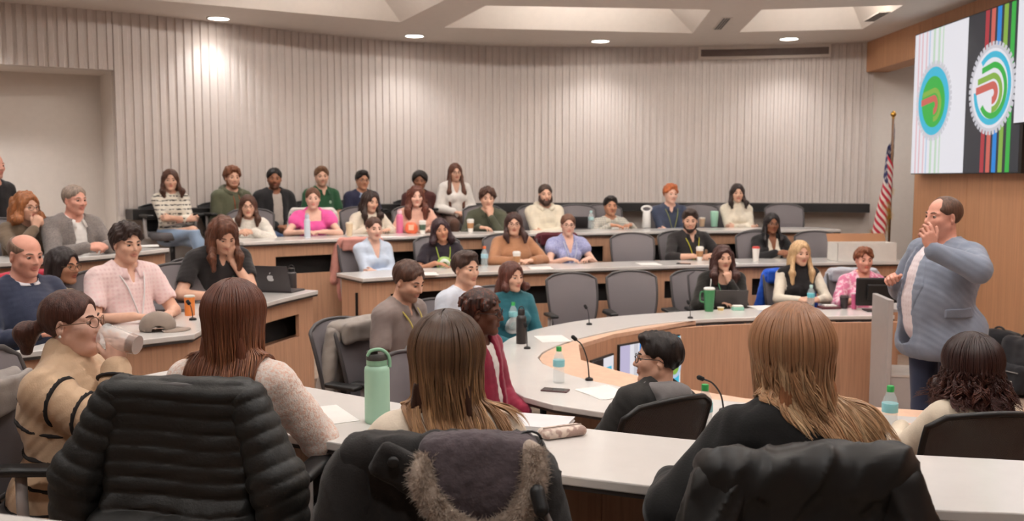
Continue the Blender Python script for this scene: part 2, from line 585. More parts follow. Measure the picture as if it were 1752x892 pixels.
def person(label, px, py, Y, floor, h=0, skin='fair', fem=False, w=1., lean=.08, side=0, hy=0, hp=0, hr=0, arms='desk',
           seat=.46, stand=False, hair=None, hcol=(70, 45, 32), hcol2=None, top=None, under=None, pants=(44, 46, 52), glasses=None, beard=None,
           lanyard=None, vox=.0085, group=None, scale=1., desk=.75, legs='sit', shoes=(30, 28, 27), fine=None, brow=None, twist=0,
           nose=1., extra=None, wide=1., smile=0, badge=None, collar=None, hood=None, stubble=0, place=None, noseat=False):
    """one person; (px, py) is where the top of the head shows in the photo, Y how far down the room it is, h the heading (0 = to the camera)"""
    rz = R_(h) + PI
    s = scale * (.955 if fem else 1.)
    Lt = (.475 if fem else .505) * scale
    shw = (.158 if fem else .182) * scale * (1 + .25 * (w - 1))
    hz = (.95 if stand else seat + .085) * (s if stand else 1)
    lean_, tw = lean, R_(twist)
    piv = A3(0, 0, hz)
    Rt = rotz(tw * .4) @ rotx(-lean_) @ roty(side)
    Rc = rotz(tw) @ rotx(-lean_) @ roty(side)
    T = lambda x, y, z: piv + Rt @ A3(x, y, z)
    TC = lambda x, y, z: piv + Rc @ A3(x, y, z)
    nb = TC(0, -.012, Lt)
    Rh = rotz(R_(hy)) @ rotx(-R_(hp) - lean_ * .35) @ roty(R_(hr) + side * .4)
    hc = nb + Rc @ A3(0, .012, .052 * s) + Rh @ A3(0, .020, .108 * s)
    top_pt = hc + Rh @ A3(0, -.012, (.119 + (hair.get('t', .016) if hair and hair['style'] != 'bald' else 0) + (hair.get('top', 0) if hair else 0)) * s)
    # ---- move the body so that the head stands where the photo shows it
    tgt = PY(px, py, Y)
    dz = tgt[2] - floor - top_pt[2]
    if stand:
        k = (tgt[2] - floor) / top_pt[2]
    Rz = rotz(rz)
    off = Rz @ A3(hc[0], hc[1], 0)
    root = thing('person', label, 'person', (tgt[0] - off[0], tgt[1] - off[1], floor), rz, group)
    if abs(dz) > .001:
        sh = A3(0, 0, dz)
        piv = piv + sh; nb = nb + sh; hc = hc + sh; hz = hz + dz
        if not stand: seat = seat + dz
    # ---- torso
    W_ = 1 + .9 * (w - 1)
    bel = max(0, w - 1)
    tor = [EL(T(0, -.01, .02), (.165 * s * W_, .118 * s * W_, .12 * s), Rt, k=.05),
           EL(T(0, .012 + .12 * bel, .17 * s), (.140 * s * W_, .105 * s * (1 + .95 * bel), .16 * s), Rt, k=.06),
           EL(TC(0, -.005, .335 * s), (.155 * s * (1 + .5 * bel), .108 * s * (1 + .7 * bel), .175 * s), Rc, k=.05),
           RC(TC(-shw * .82, -.012, Lt - .050), TC(shw * .82, -.012, Lt - .050), .060 * s, k=.05)]
    for q in (-1, 1):
        tor.append(RC(TC(q * shw * .55, -.018, Lt - .040), TC(q * .03, -.012, Lt + .030), .040 * s, .034 * s, k=.05))
    if fem:
        for q in (-1, 1):
            tor.append(EL(TC(q * .068 * s, .088 * s * (1 + .4 * bel), .315 * s), (.062 * s * W_, .055 * s * W_, .060 * s), Rc, k=.03))
    if bel > .3:
        tor += [EL(T(0, .035, .05), (.185 * s, .178 * s, .15 * s), Rt, k=.07), EL(TC(0, .038, .29 * s), (.172 * s, .150 * s, .17 * s), Rc, k=.07)]
    neck = [RC(nb + Rc @ A3(0, 0, -.03), hc + Rh @ A3(0, -.022, -.055 * s), (.048 if fem else .057) * s * (1 + .3 * bel), (.044 if fem else .052) * s * (1 + .25 * bel), k=.02)]
    head = head_prims(hc, Rh, s, fem, wide, nose)
    if bel > .35:
        head.append(EL(hc + Rh @ (A3(0, .030, -.100) * s), A3(.046, .042, .028) * s, Rh, k=.03))
    # ---- arms
    LU, LF = .285 * s, .255 * s
    S0 = {q: TC(q * shw, -.012, Lt - .058) for q in (-1, 1)}
    dk = desk + .035
    a = ARMS[arms](dict(S0=S0, hc=hc, Rh=Rh, nb=nb, seat=seat, desk=dk, T=T, TC=TC, s=s, Lt=Lt, w=w, Rc=Rc, bel=bel)) if isinstance(arms, str) else arms(dict(S0=S0, hc=hc, Rh=Rh, nb=nb, seat=seat, desk=dk, T=T, TC=TC, s=s, Lt=Lt, w=w, Rc=Rc, bel=bel))
    up, fo, ha = [], [], []
    J = {}
    af = 1 + .35 * (w - 1)
    for q in (-1, 1):
        wr, pole, f, n, curl = a[q][:5]
        el, wr = limb(S0[q], wr, LU, LF, pole)
        J[q] = (S0[q], el, wr)
        up.append(RC(S0[q], el, .050 * s * af, .039 * s * af, k=.03))
        fo.append(RC(el, wr, .040 * s * af, .026 * s * af, k=.02))
        ha += hand_prims(wr, f, n, q, curl, s=s * (.92 if fem else 1), tc=a[q][5] if len(a[q]) > 5 else .5)
    # ---- legs
    lg = []
    LJ = {}
    for q in (-1, 1):
        hp_ = A3(q * .088 * s * W_, .01, hz + .0)
        if stand:
            kn = A3(q * .11 * s, .03, hz * .52); an = A3(q * .125 * s, -.02, .085); ft = A3(q * .15 * s, .13, .035)
            hl = A3(q * .125 * s, -.055, .04)
        else:
            kx = q * .12 * s; ky = .43 * s; kz = seat + .045
            if legs == 'crossed' and q == 1:
                kn = A3(-.06, .43 * s, seat + .17); an = A3(-.17, .50 * s, seat - .20); ft = A3(-.22, .63 * s, seat - .24); hl = an + A3(0, -.04, -.04)
            else:
                kn = A3(kx, ky, kz); an = A3(kx, ky - (.08 if legs == 'tucked' else -.02), .085)
                ft = an + A3(q * .02, .14, -.05); hl = an + A3(0, -.035, -.045)
        LJ[q] = (hp_, kn, an, hl, ft)
        lg += [RC(hp_, kn, .078 * s * (1 + .5 * (w - 1)), .056 * s, k=.04), RC(kn, an, .054 * s, .036 * s, k=.02), RC(an, hl, .034 * s, .034 * s, k=.02), RC(hl, ft, .034 * s, .030 * s, k=.02)]
    body = tor + neck + up + fo + lg + ha + head
    sc = np.array(srgb(SK[skin] if isinstance(skin, str) else skin))
    lip = sc * A3(.74, .42, .43) if not isinstance(skin, str) or skin not in ('dark', 'brown') else sc * A3(.88, .58, .60)
    def colf(v):
        c = np.tile(sc, (len(v), 1))
        q = ((v - hc) @ Rh) / s
        m = np.clip(1.4 - np.sqrt((q[:, 0] / .024) ** 2 + ((q[:, 1] - .09) / .02) ** 2 + ((q[:, 2] + .061) / .0135) ** 2) , 0, 1)[:, None]
        c = c * (1 - m) + lip * m
        ck = np.clip(1 - np.sqrt(((np.abs(q[:, 0]) - .042) / .028) ** 2 + ((q[:, 1] - .07) / .04) ** 2 + ((q[:, 2] + .025) / .026) ** 2), 0, 1)[:, None] * .35
        c = c * (1 - ck) + c * A3(1.02, .90, .89) * ck
        if stubble:
            m = np.clip((-.040 - q[:, 2]) / .02, 0, 1) * np.clip((q[:, 1] + .01) / .03, 0, 1) * np.clip((.135 + q[:, 2]) / .02, 0, 1)
            m = np.maximum(m, np.clip(1.5 - np.sqrt((q[:, 0] / .03) ** 2 + ((q[:, 2] + .048) / .007) ** 2 + ((q[:, 1] - .09) / .03) ** 2), 0, 1))
            lipm = np.clip(1.3 - np.sqrt((q[:, 0] / .024) ** 2 + ((q[:, 2] + .061) / .011) ** 2), 0, 1)
            m = (m * (1 - lipm) * stubble)[:, None]
            c = c * (1 - m) + np.array(srgb(tuple(hcol))) * 1.2 * m
        return c
    bo = sdf_obj('body', body, vox, SKIN, root, None, colf)
    HM = hairmat('hair_' + '_'.join(str(i) for i in hcol), tuple(hcol), tuple(hcol2) if hcol2 else None)
    # ---- eyes, brows
    eyes(root, hc, Rh, s, wide, sc, HM if brow is None else hairmat('brow', tuple(brow)), fine)
    lips(root, hc, Rh, s, wide, (sc * .35 + lip * .65) if not fem else lip * A3(1.0, .95, .95))
    # ---- clothes
    ctx = dict(root=root, tor=tor, neck=neck, up=up, fo=fo, lg=lg, J=J, T=T, TC=TC, Rt=Rt, Rc=Rc, Lt=Lt, s=s, hc=hc, Rh=Rh, nb=nb, vox=vox, hz=hz, seat=seat, stand=stand, w=w, shw=shw, LJ=LJ, bel=bel, sc=sc, fem=fem, HM=HM)
    pm = cloth('trousers_%d_%d_%d' % tuple(pants), tuple(pants))
    cut = [HS((0, 0, 1), hz + .10)] if not stand else [HS((0, 0, 1), hz + .12)]
    pv = max(vox, .011)
    sdf_obj('trousers', [fat(p, .012) for p in tor[:2]] + [fat(p, .013) for q in (0, 4) for p in lg[q:q + 2]] + cut + [HS((0, 0, -1), -.065)], pv, pm, root)
    shm = plain('shoe_leather_%d_%d_%d' % tuple(shoes), tuple(shoes), .45)
    for i in (0, 4):
        hl, ft, an = lg[i + 3].a, lg[i + 3].b, lg[i + 2].a
        sdf_obj('shoe', [RC(hl + A3(0, 0, .004), ft, .043, .038, k=.02), RC(an, hl, .042, .044, k=.02)] + ([HS((0, 0, -1), -.004)] if an[2] < .2 else []), pv, shm, root)
    for g in (under, top):
        if g: garment(ctx, **g)
    if collar: add_collar(ctx, **collar)
    if hood: add_hood(ctx, **hood)
    if hair: do_hair(ctx, **hair)
    if beard: do_beard(ctx, **beard)
    if glasses: do_glasses(ctx, glasses)
    if lanyard: do_lanyard(ctx, lanyard, badge)
    if extra: extra(ctx)
    return ctx

def eyes(root, hc, M, s, wide, sc, HM, fine):
    for q in (-1, 1):
        c = hc + M @ (A3(q * .031 * wide, .0725, .003) * s)
        n1, n2 = (16, 12)
        V = []; C = []
        r = .0128 * s
        for i in range(n2 + 1):
            th = PI * i / n2                     # from the front (+y) backwards
            for j in range(n1):
                ph = 2 * PI * j / n1
                d = A3(math.sin(th) * math.cos(ph), math.cos(th), math.sin(th) * math.sin(ph))
                V.append(c + M @ (d * r))
                C.append((.01, .008, .007) if th < .34 else ((.06, .035, .022) if th < .66 else (.50, .45, .42)))
        F = [(i * n1 + j, i * n1 + (j + 1) % n1, (i + 1) * n1 + (j + 1) % n1, (i + 1) * n1 + j) for i in range(n2) for j in range(n1)]
        # lids: an upper shell of skin and a smaller lower one
        def shell(z0, z1, rr, col):
            b = len(V)
            for i in range(6):
                el = z0 + (z1 - z0) * i / 5
                for j in range(13):
                    az = -1.5 + 3.0 * j / 12
                    e2 = el * (1 - .35 * (abs(az) / 1.5) ** 2) if i in (0,) else el
                    d = A3(math.sin(az) * math.cos(e2), math.cos(az) * math.cos(e2), math.sin(e2))
                    V.append(c + M @ (d * rr)); C.append(col if i else tuple(np.array(col) * .35))
            for i in range(5):
                for j in range(12):
                    F.append((b + i * 13 + j, b + i * 13 + j + 1, b + (i + 1) * 13 + j + 1, b + (i + 1) * 13 + j))
        shell(.30, 1.5, .0146 * s, tuple(sc * .92)); shell(-.40, -1.4, .0142 * s, tuple(sc * .95))
        link('eye', mesh_np('eye', np.array(V), np.array(F), True, np.array(C)), EYE, root)
        m = MB()
        pts = [hc + M @ (A3(q * x * wide, y, z) * s) for x, y, z in ((.014, .0905, .021), (.024, .0895, .0255), (.036, .085, .027), (.047, .075, .023))]
        m.tube(pts, [.0030 * s, .0042 * s, .0040 * s, .0018 * s], 6)
        m.build('eyebrow', HM, root, True)

def lips(root, hc, M, s, wide, col):
    V = []; F = []; C = []
    for z0, y0, r0, sg in ((-.0560, .0925, .0040, 1), (-.0668, .0920, .0050, -1)):
        b = len(V)
        for i in range(13):
            u = -1 + i / 6
            x = u * .0235 * wide
            y = y0 - .0115 * u * u
            z = (-.0612 + (z0 + .0612) * (1 - u * u) ** .8) - (.0015 * (1 - abs(u)) ** 4 if sg > 0 else 0)
            r = r0 * max(.12, (1 - u * u)) ** .5
            for k in range(8):
                a = 2 * PI * k / 8
                V.append(hc + M @ (A3(x, y + r * .75 * math.cos(a), z + r * math.sin(a)) * s)); C.append(col * (.8 if sg > 0 else 1))
        F += [(b + i * 8 + k, b + (i + 1) * 8 + k, b + (i + 1) * 8 + (k + 1) % 8, b + i * 8 + (k + 1) % 8) for i in range(12) for k in range(8)]
    link('lips', mesh_np('lips', np.array(V), np.array(F), True, np.array(C)), EYE_LIP, root)
# ---- arm poses: for each side (wrist, elbow pole, finger direction, back of the hand, curl)
def _desk(c):
    o = {}
    for q in (-1, 1):
        x, y = (.13, .34)
        o[q] = (A3(q * x, y + c['T'](0, 0, .2)[1] * .5, c['desk'] + .012), A3(q * .8, -.6, -.7), A3(-q * .75, .65, 0), A3(0, 0, 1), .45)
    return o
ARMS['desk'] = _desk
def _desk_wide(c):
    o = {}
    for q in (-1, 1):
        o[q] = (A3(q * .10, .36, c['desk'] + .012), A3(q * 1.2, -.3, -.6), A3(-q * .95, .3, 0), A3(0, .2, 1), .4)
    return o
ARMS['desk_wide'] = _desk_wide
def _clasp(c):
    o = {}
    for q in (-1, 1):
        o[q] = (A3(q * .085, .37, c['desk'] + .03), A3(q * .9, -.5, -.7), A3(-q * .8, .6, 0.1), A3(q * .6, .3, .7), .9)
    return o
ARMS['clasp'] = _clasp
def _lap(c):
    o = {}
    for q in (-1, 1):
        o[q] = (A3(q * .085, .26, c['seat'] + .20), A3(q * .8, -.8, -.4), A3(-q * .8, .55, -.15), A3(0, .3, 1), .5)
    return o
ARMS['lap'] = _lap
def _folded(c):
    T = c['TC']; y = .185 + .10 * c['bel'] + (.02)
    return {1: (T(-.10, y, .20), A3(.9, .1, -.9), A3(-.9, -.1, .12), A3(0, 1, .25), .3),
            -1: (T(.09, y + .035, .225), A3(-.9, .1, -.9), A3(.85, -.45, .05), A3(0, .9, .3), .5)}
ARMS['folded'] = _folded
def _chin(c, side=1, dx=.03, dy=.105, dz=-.215, other='desk', curl=1.2):
    o = ARMS[other](c)
    hc, Rh = c['hc'], c['Rh']
    w = hc + Rh @ A3(side * dx, dy, dz)
    o[side] = (w, A3(side * .5, .1, -1), Rh @ A3(-side * .25, .0, 1), Rh @ A3(side * .25, 1, .1), curl)
    return o
ARMS['chin'] = lambda c: _chin(c, 1)
ARMS['chin_left'] = lambda c: _chin(c, -1)
def _mouth_clasp(c):
    hc, Rh = c['hc'], c['Rh']; o = {}
    for q in (-1, 1):
        o[q] = (hc + Rh @ A3(q * .045, .15, -.16), A3(q * .7, .4, -1), Rh @ A3(-q * .35, .05, 1), Rh @ A3(q * .7, .6, .1), .95)
    return o
ARMS['mouth_clasp'] = _mouth_clasp

def folds(amp, f, seed, k=1.):
    return lambda x: amp * nz(x, f, seed) + amp * .5 * nz(x * A3(1, 1, 1.9), f * 2.3, seed + 3)
_gs = [0]
def garment(c, col=(60, 60, 60), sleeve='long', neck='crew', t=.010, name='shirt', mat=None, loose=0, open_=None, length=None, amp=.004, pat=None, c2=None, puff=0, turtle=0, high=0, bump=.35, var=.1, lapel=None):
    _gs[0] += 1
    s, TC, T, Rc, Lt = c['s'], c['TC'], c['T'], c['Rc'], c['Lt']
    P_ = [fat(p, t + loose * .5) for p in c['tor']]
    arms = []
    for i, q in enumerate((-1, 1)):
        S0, el, wr = c['J'][q]
        U, Fo = c['up'][i], c['fo'][i]
        if sleeve == 'long':
            arms.append(RC(U.a, U.b, U.r1 + t + loose * .4, U.r2 + t + .004 + loose * .8, k=.03))
            e = Fo.a + (Fo.b - Fo.a) * .95
            arms.append(RC(Fo.a, e, Fo.r1 + t + .002 + loose * .8, Fo.r2 + t + loose * .6, k=.015))
        elif sleeve == 'elbow':
            arms.append(RC(U.a, U.b, U.r1 + t, U.r2 + t + .006, k=.03))
            arms.append(RC(Fo.a, Fo.a + (Fo.b - Fo.a) * .35, Fo.r1 + t + .004, Fo.r2 + t + .012, k=.015))
        elif sleeve == 'short':
            e = U.a + (U.b - U.a) * .62
            arms.append(RC(U.a, e, U.r1 + t + .002, U.r2 + t + .016, k=.03))
            arms.append(HS(unit(U.b - U.a), float(unit(U.b - U.a) @ (e + unit(U.b - U.a) * .008)), k=.004) if False else RC(e + unit(U.b - U.a) * .062, e + unit(U.b - U.a) * .13, .062, .062, k=.004, op=-1))
        elif sleeve == 'cap':
            e = U.a + (U.b - U.a) * .25
            arms.append(RC(U.a, e, U.r1 + t + .004 + puff, U.r1 + t + .004 + puff, k=.03))
    cut = []
    if not c['stand']:
        cut.append(HS((0, 0, -1), -(c['seat'] - .01)))
    else:
        cut.append(HS((0, 0, -1), -(c['hz'] - (length if length is not None else .06))))
    cut.append(HS(c['Rt'] @ A3(0, 0, -1), float((c['Rt'] @ A3(0, 0, -1)) @ T(0, 0, -(.06 if length is None else length)))))
    nb, Rh = c['nb'], c['Rh']
    ra = c['neck'][0].r1
    if turtle:
        P_.append(RC(nb + Rc @ A3(0, 0, -.03), nb + (c['hc'] - nb) * turtle + Rc @ A3(0, -.01, 0), ra + t + .006, ra + t + .004, k=.02))
    else:
        cut.append(RC(TC(0, .000, Lt + .012 + high), TC(0, .02, Lt + .20), ra + .010, ra + .05, k=.008, op=-1))
        if neck == 'v':
            cut.append(RC(TC(0, .10, Lt - .13), TC(0, .05, Lt + .02), .012, .055, k=.01, op=-1))
        elif neck == 'scoop':
            cut.append(EL(TC(0, .075, Lt - .015), (.085, .08, .075), Rc, k=.01, op=-1))
        elif neck == 'polo':
            cut.append(RC(TC(0, .12, Lt - .09), TC(0, .05, Lt + .02), .006, .04, k=.006, op=-1))
        elif neck == 'square':
            cut.append(BX(TC(0, .10, Lt - .02), (.085, .09, .065), Rc, .015, k=.008, op=-1))
    if open_:
        # an open front: a chain of cuts follows the chest from the neck to the hem
        r0, r1, xo = open_
        L0 = -.10 if length is None else -length - .10
        zs = np.linspace(Lt - .02, L0 - .04, 9)
        pts = []
        for z in zs:
            Rf = Rc if z > .2 else c['Rt']
            ys = np.linspace(0, .5, 120)
            q = np.array([TC(xo, y, z) if z > .2 else T(xo, y, z) for y in ys])
            d = np.full(len(q), 9.)
            for p in P_: d = comb(d, pd(p, q), p.k, 1)
            i = np.where(d < 0)[0]
            pts.append(q[i[-1]] if len(i) else q[40])
        rr = np.interp(np.linspace(0, 1, 9), [0, .25, 1], [r0, r0 * .5 + r1 * .5, r1])
        for i in range(8): cut.append(RC(pts[i], pts[i + 1], rr[i], rr[i + 1], k=.008, op=-1))
    if length is not None and length > .08:
        W_ = 1 + .9 * (c['w'] - 1)
        P_.append(EL(T(0, .015 + .05 * c['bel'], -.07), ((.175 * W_ + t) * s, (.135 * W_ + t) * s, .16 * s), c['Rt'], k=.06))
    m = mat or cloth('%s_%d_%d_%d' % (name, *col), tuple(col), pat=pat, c2=tuple(c2) if c2 else None, bump=bump, var=var)
    if open_ and lapel:
        i1 = 4
        for q in (-1, 1):
            a_ = pts[0] + Rc @ A3(q * (rr[0] + .012), 0, 0); b_ = pts[2] + Rc @ A3(q * (rr[2] + .030), 0, 0); e_ = pts[i1] + Rc @ A3(q * (rr[i1] + .002), 0, 0)
            # the lapel: a raised layer along the edge of the front
            sdf_obj('lapel', [fat(p, .005) for p in P_] + [p for p in cut if p.t != 3] + [RC(b_, e_, .040, .010, k=.01, op=2)], c['vox'], m, c['root'], folds(amp, 24, _gs[0]))
            sdf_obj('lapel', [fat(p, .0055) for p in P_] + [p for p in cut if p.t != 3] + [RC(a_, b_, .024, .038, k=.01, op=2)], c['vox'], m, c['root'], folds(amp, 24, _gs[0]))
    return sdf_obj(name, P_ + arms + cut, c['vox'], m, c['root'], folds(amp, 24, _gs[0]))
def add_collar(c, col=(220, 220, 222), name='collar', r=.012, mat=None, gap=.35, drop=.035, flare=1.):
    """a folded collar round the neck, open at the throat"""
    TC, Lt, Rc = c['TC'], c['Lt'], c['Rc']
    ra = c['neck'][0].r1 + .016
    m = mat or cloth('%s_%d_%d_%d' % (name, *col), tuple(col))
    rings = []
    mb = MB()
    N = 22
    for i in range(N + 1):
        a = PI / 2 + gap + (2 * PI - 2 * gap) * i / N
        dx, dy = math.cos(a), math.sin(a)
        fr = max(0, math.sin(a))
        lo = TC(dx * (ra + .012 + flare * (.018 + .010 * fr)), dy * (ra + .010 + .016 * flare) + .004 + .02 * fr * flare, Lt - .006 - drop * fr * 1.1 - .012 * flare)
        mid = TC(dx * (ra + .012), dy * (ra + .010), Lt + .030 - .034 * fr)
        hi = TC(dx * (ra + .004), dy * (ra + .002), Lt + .040 - .036 * fr)
        inn = TC(dx * (ra - .003), dy * (ra - .006), Lt + .004 - .03 * fr)
        rings.append([lo, mid, hi, inn])
    mb.rings(rings, closed=False)
    o = mb.build(name, m, c['root'], True)
    so = o.modifiers.new('thick', 'SOLIDIFY'); so.thickness = .004
    return o
def add_hood(c, col=(110, 108, 110), name='hood', cord=None):
    TC, Lt = c['TC'], c['Lt']
    ra = c['neck'][0].r1
    P_ = []
    n = 9
    for i in range(n):
        a0 = PI / 2 + .55 + (2 * PI - 1.1) * i / n; a1 = PI / 2 + .55 + (2 * PI - 1.1) * (i + 1) / n
        f = lambda a: TC(math.cos(a) * (ra + .045), math.sin(a) * (ra + .035) - .01, Lt + .015 - .035 * max(0, math.sin(a)) + .012 * max(0, -math.sin(a)))
        b = lambda a: .028 + .016 * max(0, -math.sin(a))
        P_.append(RC(f(a0), f(a1), b(a0), b(a1), k=.02))
    P_.append(EL(TC(0, -.115, Lt - .035), (.10, .04, .085), c['Rc'], k=.04))
    sdf_obj(name, P_, c['vox'], cloth('%s_%d_%d_%d' % (name, *col), tuple(col)), c['root'], folds(.004, 30, 5))
    if cord:
        m = MB()
        for q in (-1, 1):
            m.tube([TC(q * .035, .075, Lt - .02), TC(q * .038, .125, Lt - .10), TC(q * .036, .135 + .1 * c['bel'], Lt - .22)], .006, 6)
        m.build('hood_cord', cloth('cord', cord), c['root'], True)

def do_hair(c, style='short', t=.016, lift=2, length=.3, vol=1., amp=.004, front=.0, top=0, side_len=None, fringe=0, sweep=0, back=.0, recede=0, hl=.090, tuck=False, over=True, name='hair'):
    hc, M, s = c['hc'], c['Rh'], c['s']
    pt = lambda x, y, z: hc + M @ (A3(x, y, z) * s)
    cap = EL(pt(0, -.016, .038), A3(.077 + t, .096 + t, .083 + t) * s, M, k=.01)
    down = A3(0, 0, -1.)
    P_ = [cap]; cut = []
    face = EL(pt(0, .118, -.020), A3(.073, .070, .022 + hl) * s, M, k=.010, op=-1)
    seed = hash(tuple(np.round(hc, 3))) % 97
    disp = lambda x: amp * nz((x - hc) @ M * A3(1.5, 1.5, .35), 70, seed) + amp * .5 * nz(x, 60, seed)
    if style in ('short', 'quiff', 'curly', 'afro', 'bald', 'crop', 'bun', 'pony', 'locs'):
        cutz = -.045 if style not in ('bun', 'pony') else -.055
        cut.append(face)
        # nothing below a line that falls from the temple to the nape
        n = unit(A3(0, .62, -1)); cut.append(HS(M @ n, float((M @ n) @ pt(0, -.065, cutz)), k=.012))
        for q in (-1, 1):
            cut.append(EL(pt(q * .088, .004, -.014), A3(.026, .028, .036) * s, M, k=.01, op=-1))
        if style in ('quiff', 'curly'):
            P_.append(EL(pt(0, .035, .100), A3(.062, .062, .036 + front) * s, M, k=.02))
        if style == 'curly':
            disp = lambda x: amp * 1.6 * nz(x, 95, seed) + amp * nz(x, 45, seed)
        if style == 'afro':
            disp = lambda x: amp * nz(x, 130, seed)
        if style == 'bald':
            cut.append(EL(pt(0, .028, .112), A3(.080, .105, .075) * s, M, k=.02, op=-1))
            disp = None
        if recede:
            cut.append(EL(pt(0, .085, .085), A3(.055, .060, .060) * s * recede, M, k=.04, op=-1))
        if style == 'bun':
            P_.append(EL(pt(0, -.115, .045), A3(.036, .034, .034) * s, M, k=.01))
        if style == 'locs':
            r = random.Random(3)
            for i in range(70):
                az = r.uniform(-2.75, 2.75); e = r.uniform(.1, 1.35)
                d = A3(math.sin(az) * math.cos(e), -math.cos(az) * math.cos(e), math.sin(e))
                a = A3(0, -.016, .038) + d * A3(.080, .099, .086)
                out = A3(d[0], d[1], -.35) if abs(az) < 2.0 else A3(d[0], d[1], -.6)
                b = a + unit(out) * .022; e2 = b + unit(A3(d[0] * .35, d[1] * .35, -1)) * r.uniform(.025, .05)
                P_ += [RC(pt(*a), pt(*b), .0085, .0085, k=.003), RC(pt(*b), pt(*e2), .0085, .006, k=.003)]
            disp = lambda x: .0015 * nz(x, 220, seed)
    if style in ('long', 'wavy', 'bob'):
        L = length
        cut.append(EL(pt(0, .118, -.045), A3(.062 + .004 * vol, .072, .050 + hl) * s, M, k=.010, op=-1))
        cut.append(BX(pt(0, .10, -.16), A3(.048 + .01 * (vol - 1), .09, .13) * s, M, .02, k=.012, op=-1))
        sl = L if side_len is None else side_len
        g = hc + A3(0, 0, 0)
        # back curtain, then a lock down each side; they hang straight down whatever the head does
        bk = pt(0, -.060, .02)
        P_.append(RC(bk, bk + M @ A3(0, -.012, -.09), .080 * s * vol, .076 * s * vol, k=.03))
        for q in (-1, 1):
            a0 = pt(q * .060, -.040, .01)
            if vol > .7: P_.append(RC(a0, a0 + M @ A3(q * .012 * vol, -.02, 0) + down * min(L, .16), .036 * vol, .040 * vol, k=.03))
            b0 = pt(q * .074, .022, .035); b1 = pt(q * (.082 + .012 * (vol - 1)), .018, -.06)
            if vol > .7: P_.append(RC(b0, b1, .016 * vol, .022 * vol, k=.03))
            if sl > .12:
                e = b1 + A3(0, 0, 0) + c['Rc'] @ A3(q * .012, .055 + .10 * c['bel'] if over else -.01, 0) + down * (sl - .10)
                mid = (b1 + e) / 2 + c['Rc'] @ A3(q * .016, .020, 0)
                P_ += [RC(b1, mid, .022 * vol, .030 * vol, k=.03), RC(mid, e, .030 * vol, .016 * vol, k=.03)]
        if L > .16:
            for x in (-.06, -.02, .02, .06):
                a0 = pt(x, -.085, -.06); e = a0 + c['Rc'] @ A3(x * .4, -.02, 0) + down * (L - .1)
                P_.append(RC(a0, e, .036 * vol, .022 * vol, k=.03))
        if style == 'wavy':
            disp = lambda x: amp * 1.8 * nz(x * A3(1, 1, .6), 48, seed) + amp * nz(x, 100, seed)
        else:
            disp = lambda x: amp * nz((x) * A3(1.6, 1.6, .22), 80, seed) + amp * .5 * nz(x, 40, seed)
    if style == 'pony':
        P_.append(EL(pt(0, -.112, .005), A3(.020, .018, .020) * s, M, k=.02))
        e = pt(0, -.125, .0)
        P_ += [RC(e, e + M @ A3(0, -.055, -.02), .022, .040, k=.02), RC(e + M @ A3(0, -.055, -.02), e + M @ A3(0, -.055, -.02) + down * length, .040, .022, k=.02)]
    if fringe:
        P_.append(EL(pt(0, .066, .078), A3(.060, .030, .030) * s, M, k=.02))
    return sdf_obj(name, P_ + cut if style not in ('long', 'wavy', 'bob') else P_[:1] + P_[1:] + cut, max(.0045, c['vox'] * .85), c['HM'], c['root'], disp)
def do_beard(c, col=None, t=.007, full=True):
    hc, M, s = c['hc'], c['Rh'], c['s']
    pt = lambda x, y, z: hc + M @ (A3(x, y, z) * s)
    P_ = []
    for q in (-1, 1):
        P_.append(RC(pt(q * .058, .010, -.030), pt(q * .052, .022, -.068), .014 * s + t, .020 * s + t, k=.02))
        P_.append(RC(pt(q * .050, .012, -.066), pt(q * .014, .058, -.102), .019 * s + t, .019 * s + t, k=.02))
        P_.append(RC(pt(q * .004, .090, -.047), pt(q * .026, .078, -.058), .005 * s + t * .4, .006 * s + t * .4, k=.01))
    P_.append(EL(pt(0, .064, -.102), A3(.026, .022, .022) * s + t, M, k=.02))
    cut = [EL(pt(0, .095, -.062), A3(.020, .03, .009) * s, M, k=.004, op=-1), EL(pt(0, .075, -.01), A3(.050, .07, .038) * s, M, k=.01, op=-1)]
    sdf_obj('beard', P_ + cut, max(.004, c['vox'] * .8), hairmat('beard_%d_%d_%d' % tuple(col), tuple(col)) if col else c['HM'], c['root'], lambda x: .0015 * nz(x, 160, 2))
def do_glasses(c, col=(25, 24, 26)):
    hc, M, s = c['hc'], c['Rh'], c['s']
    col = (25, 24, 26) if col is True else col
    pt = lambda x, y, z: Vector(hc + M @ (A3(x, y, z) * s))
    m = MB()
    for q in (-1, 1):
        m.tube([pt(q * .033 + .024 * math.cos(a), .104 - .012 * (q * math.cos(a) > 0) * abs(math.cos(a)), .001 + .019 * math.sin(a)) for a in [2 * PI * i / 18 for i in range(19)]], .0019, 6)
        m.tube([pt(q * .057, .093, .006), pt(q * .076, .06, .006), pt(q * .084, -.002, .006), pt(q * .082, -.025, -.008)], .0018, 6)
    m.tube([pt(-.010, .105, .005), pt(0, .109, .008), pt(.010, .105, .005)], .0019, 6)
    m.build('glasses', plain('spectacle_frame_%d_%d_%d' % tuple(col), tuple(col), .35), c['root'], True)
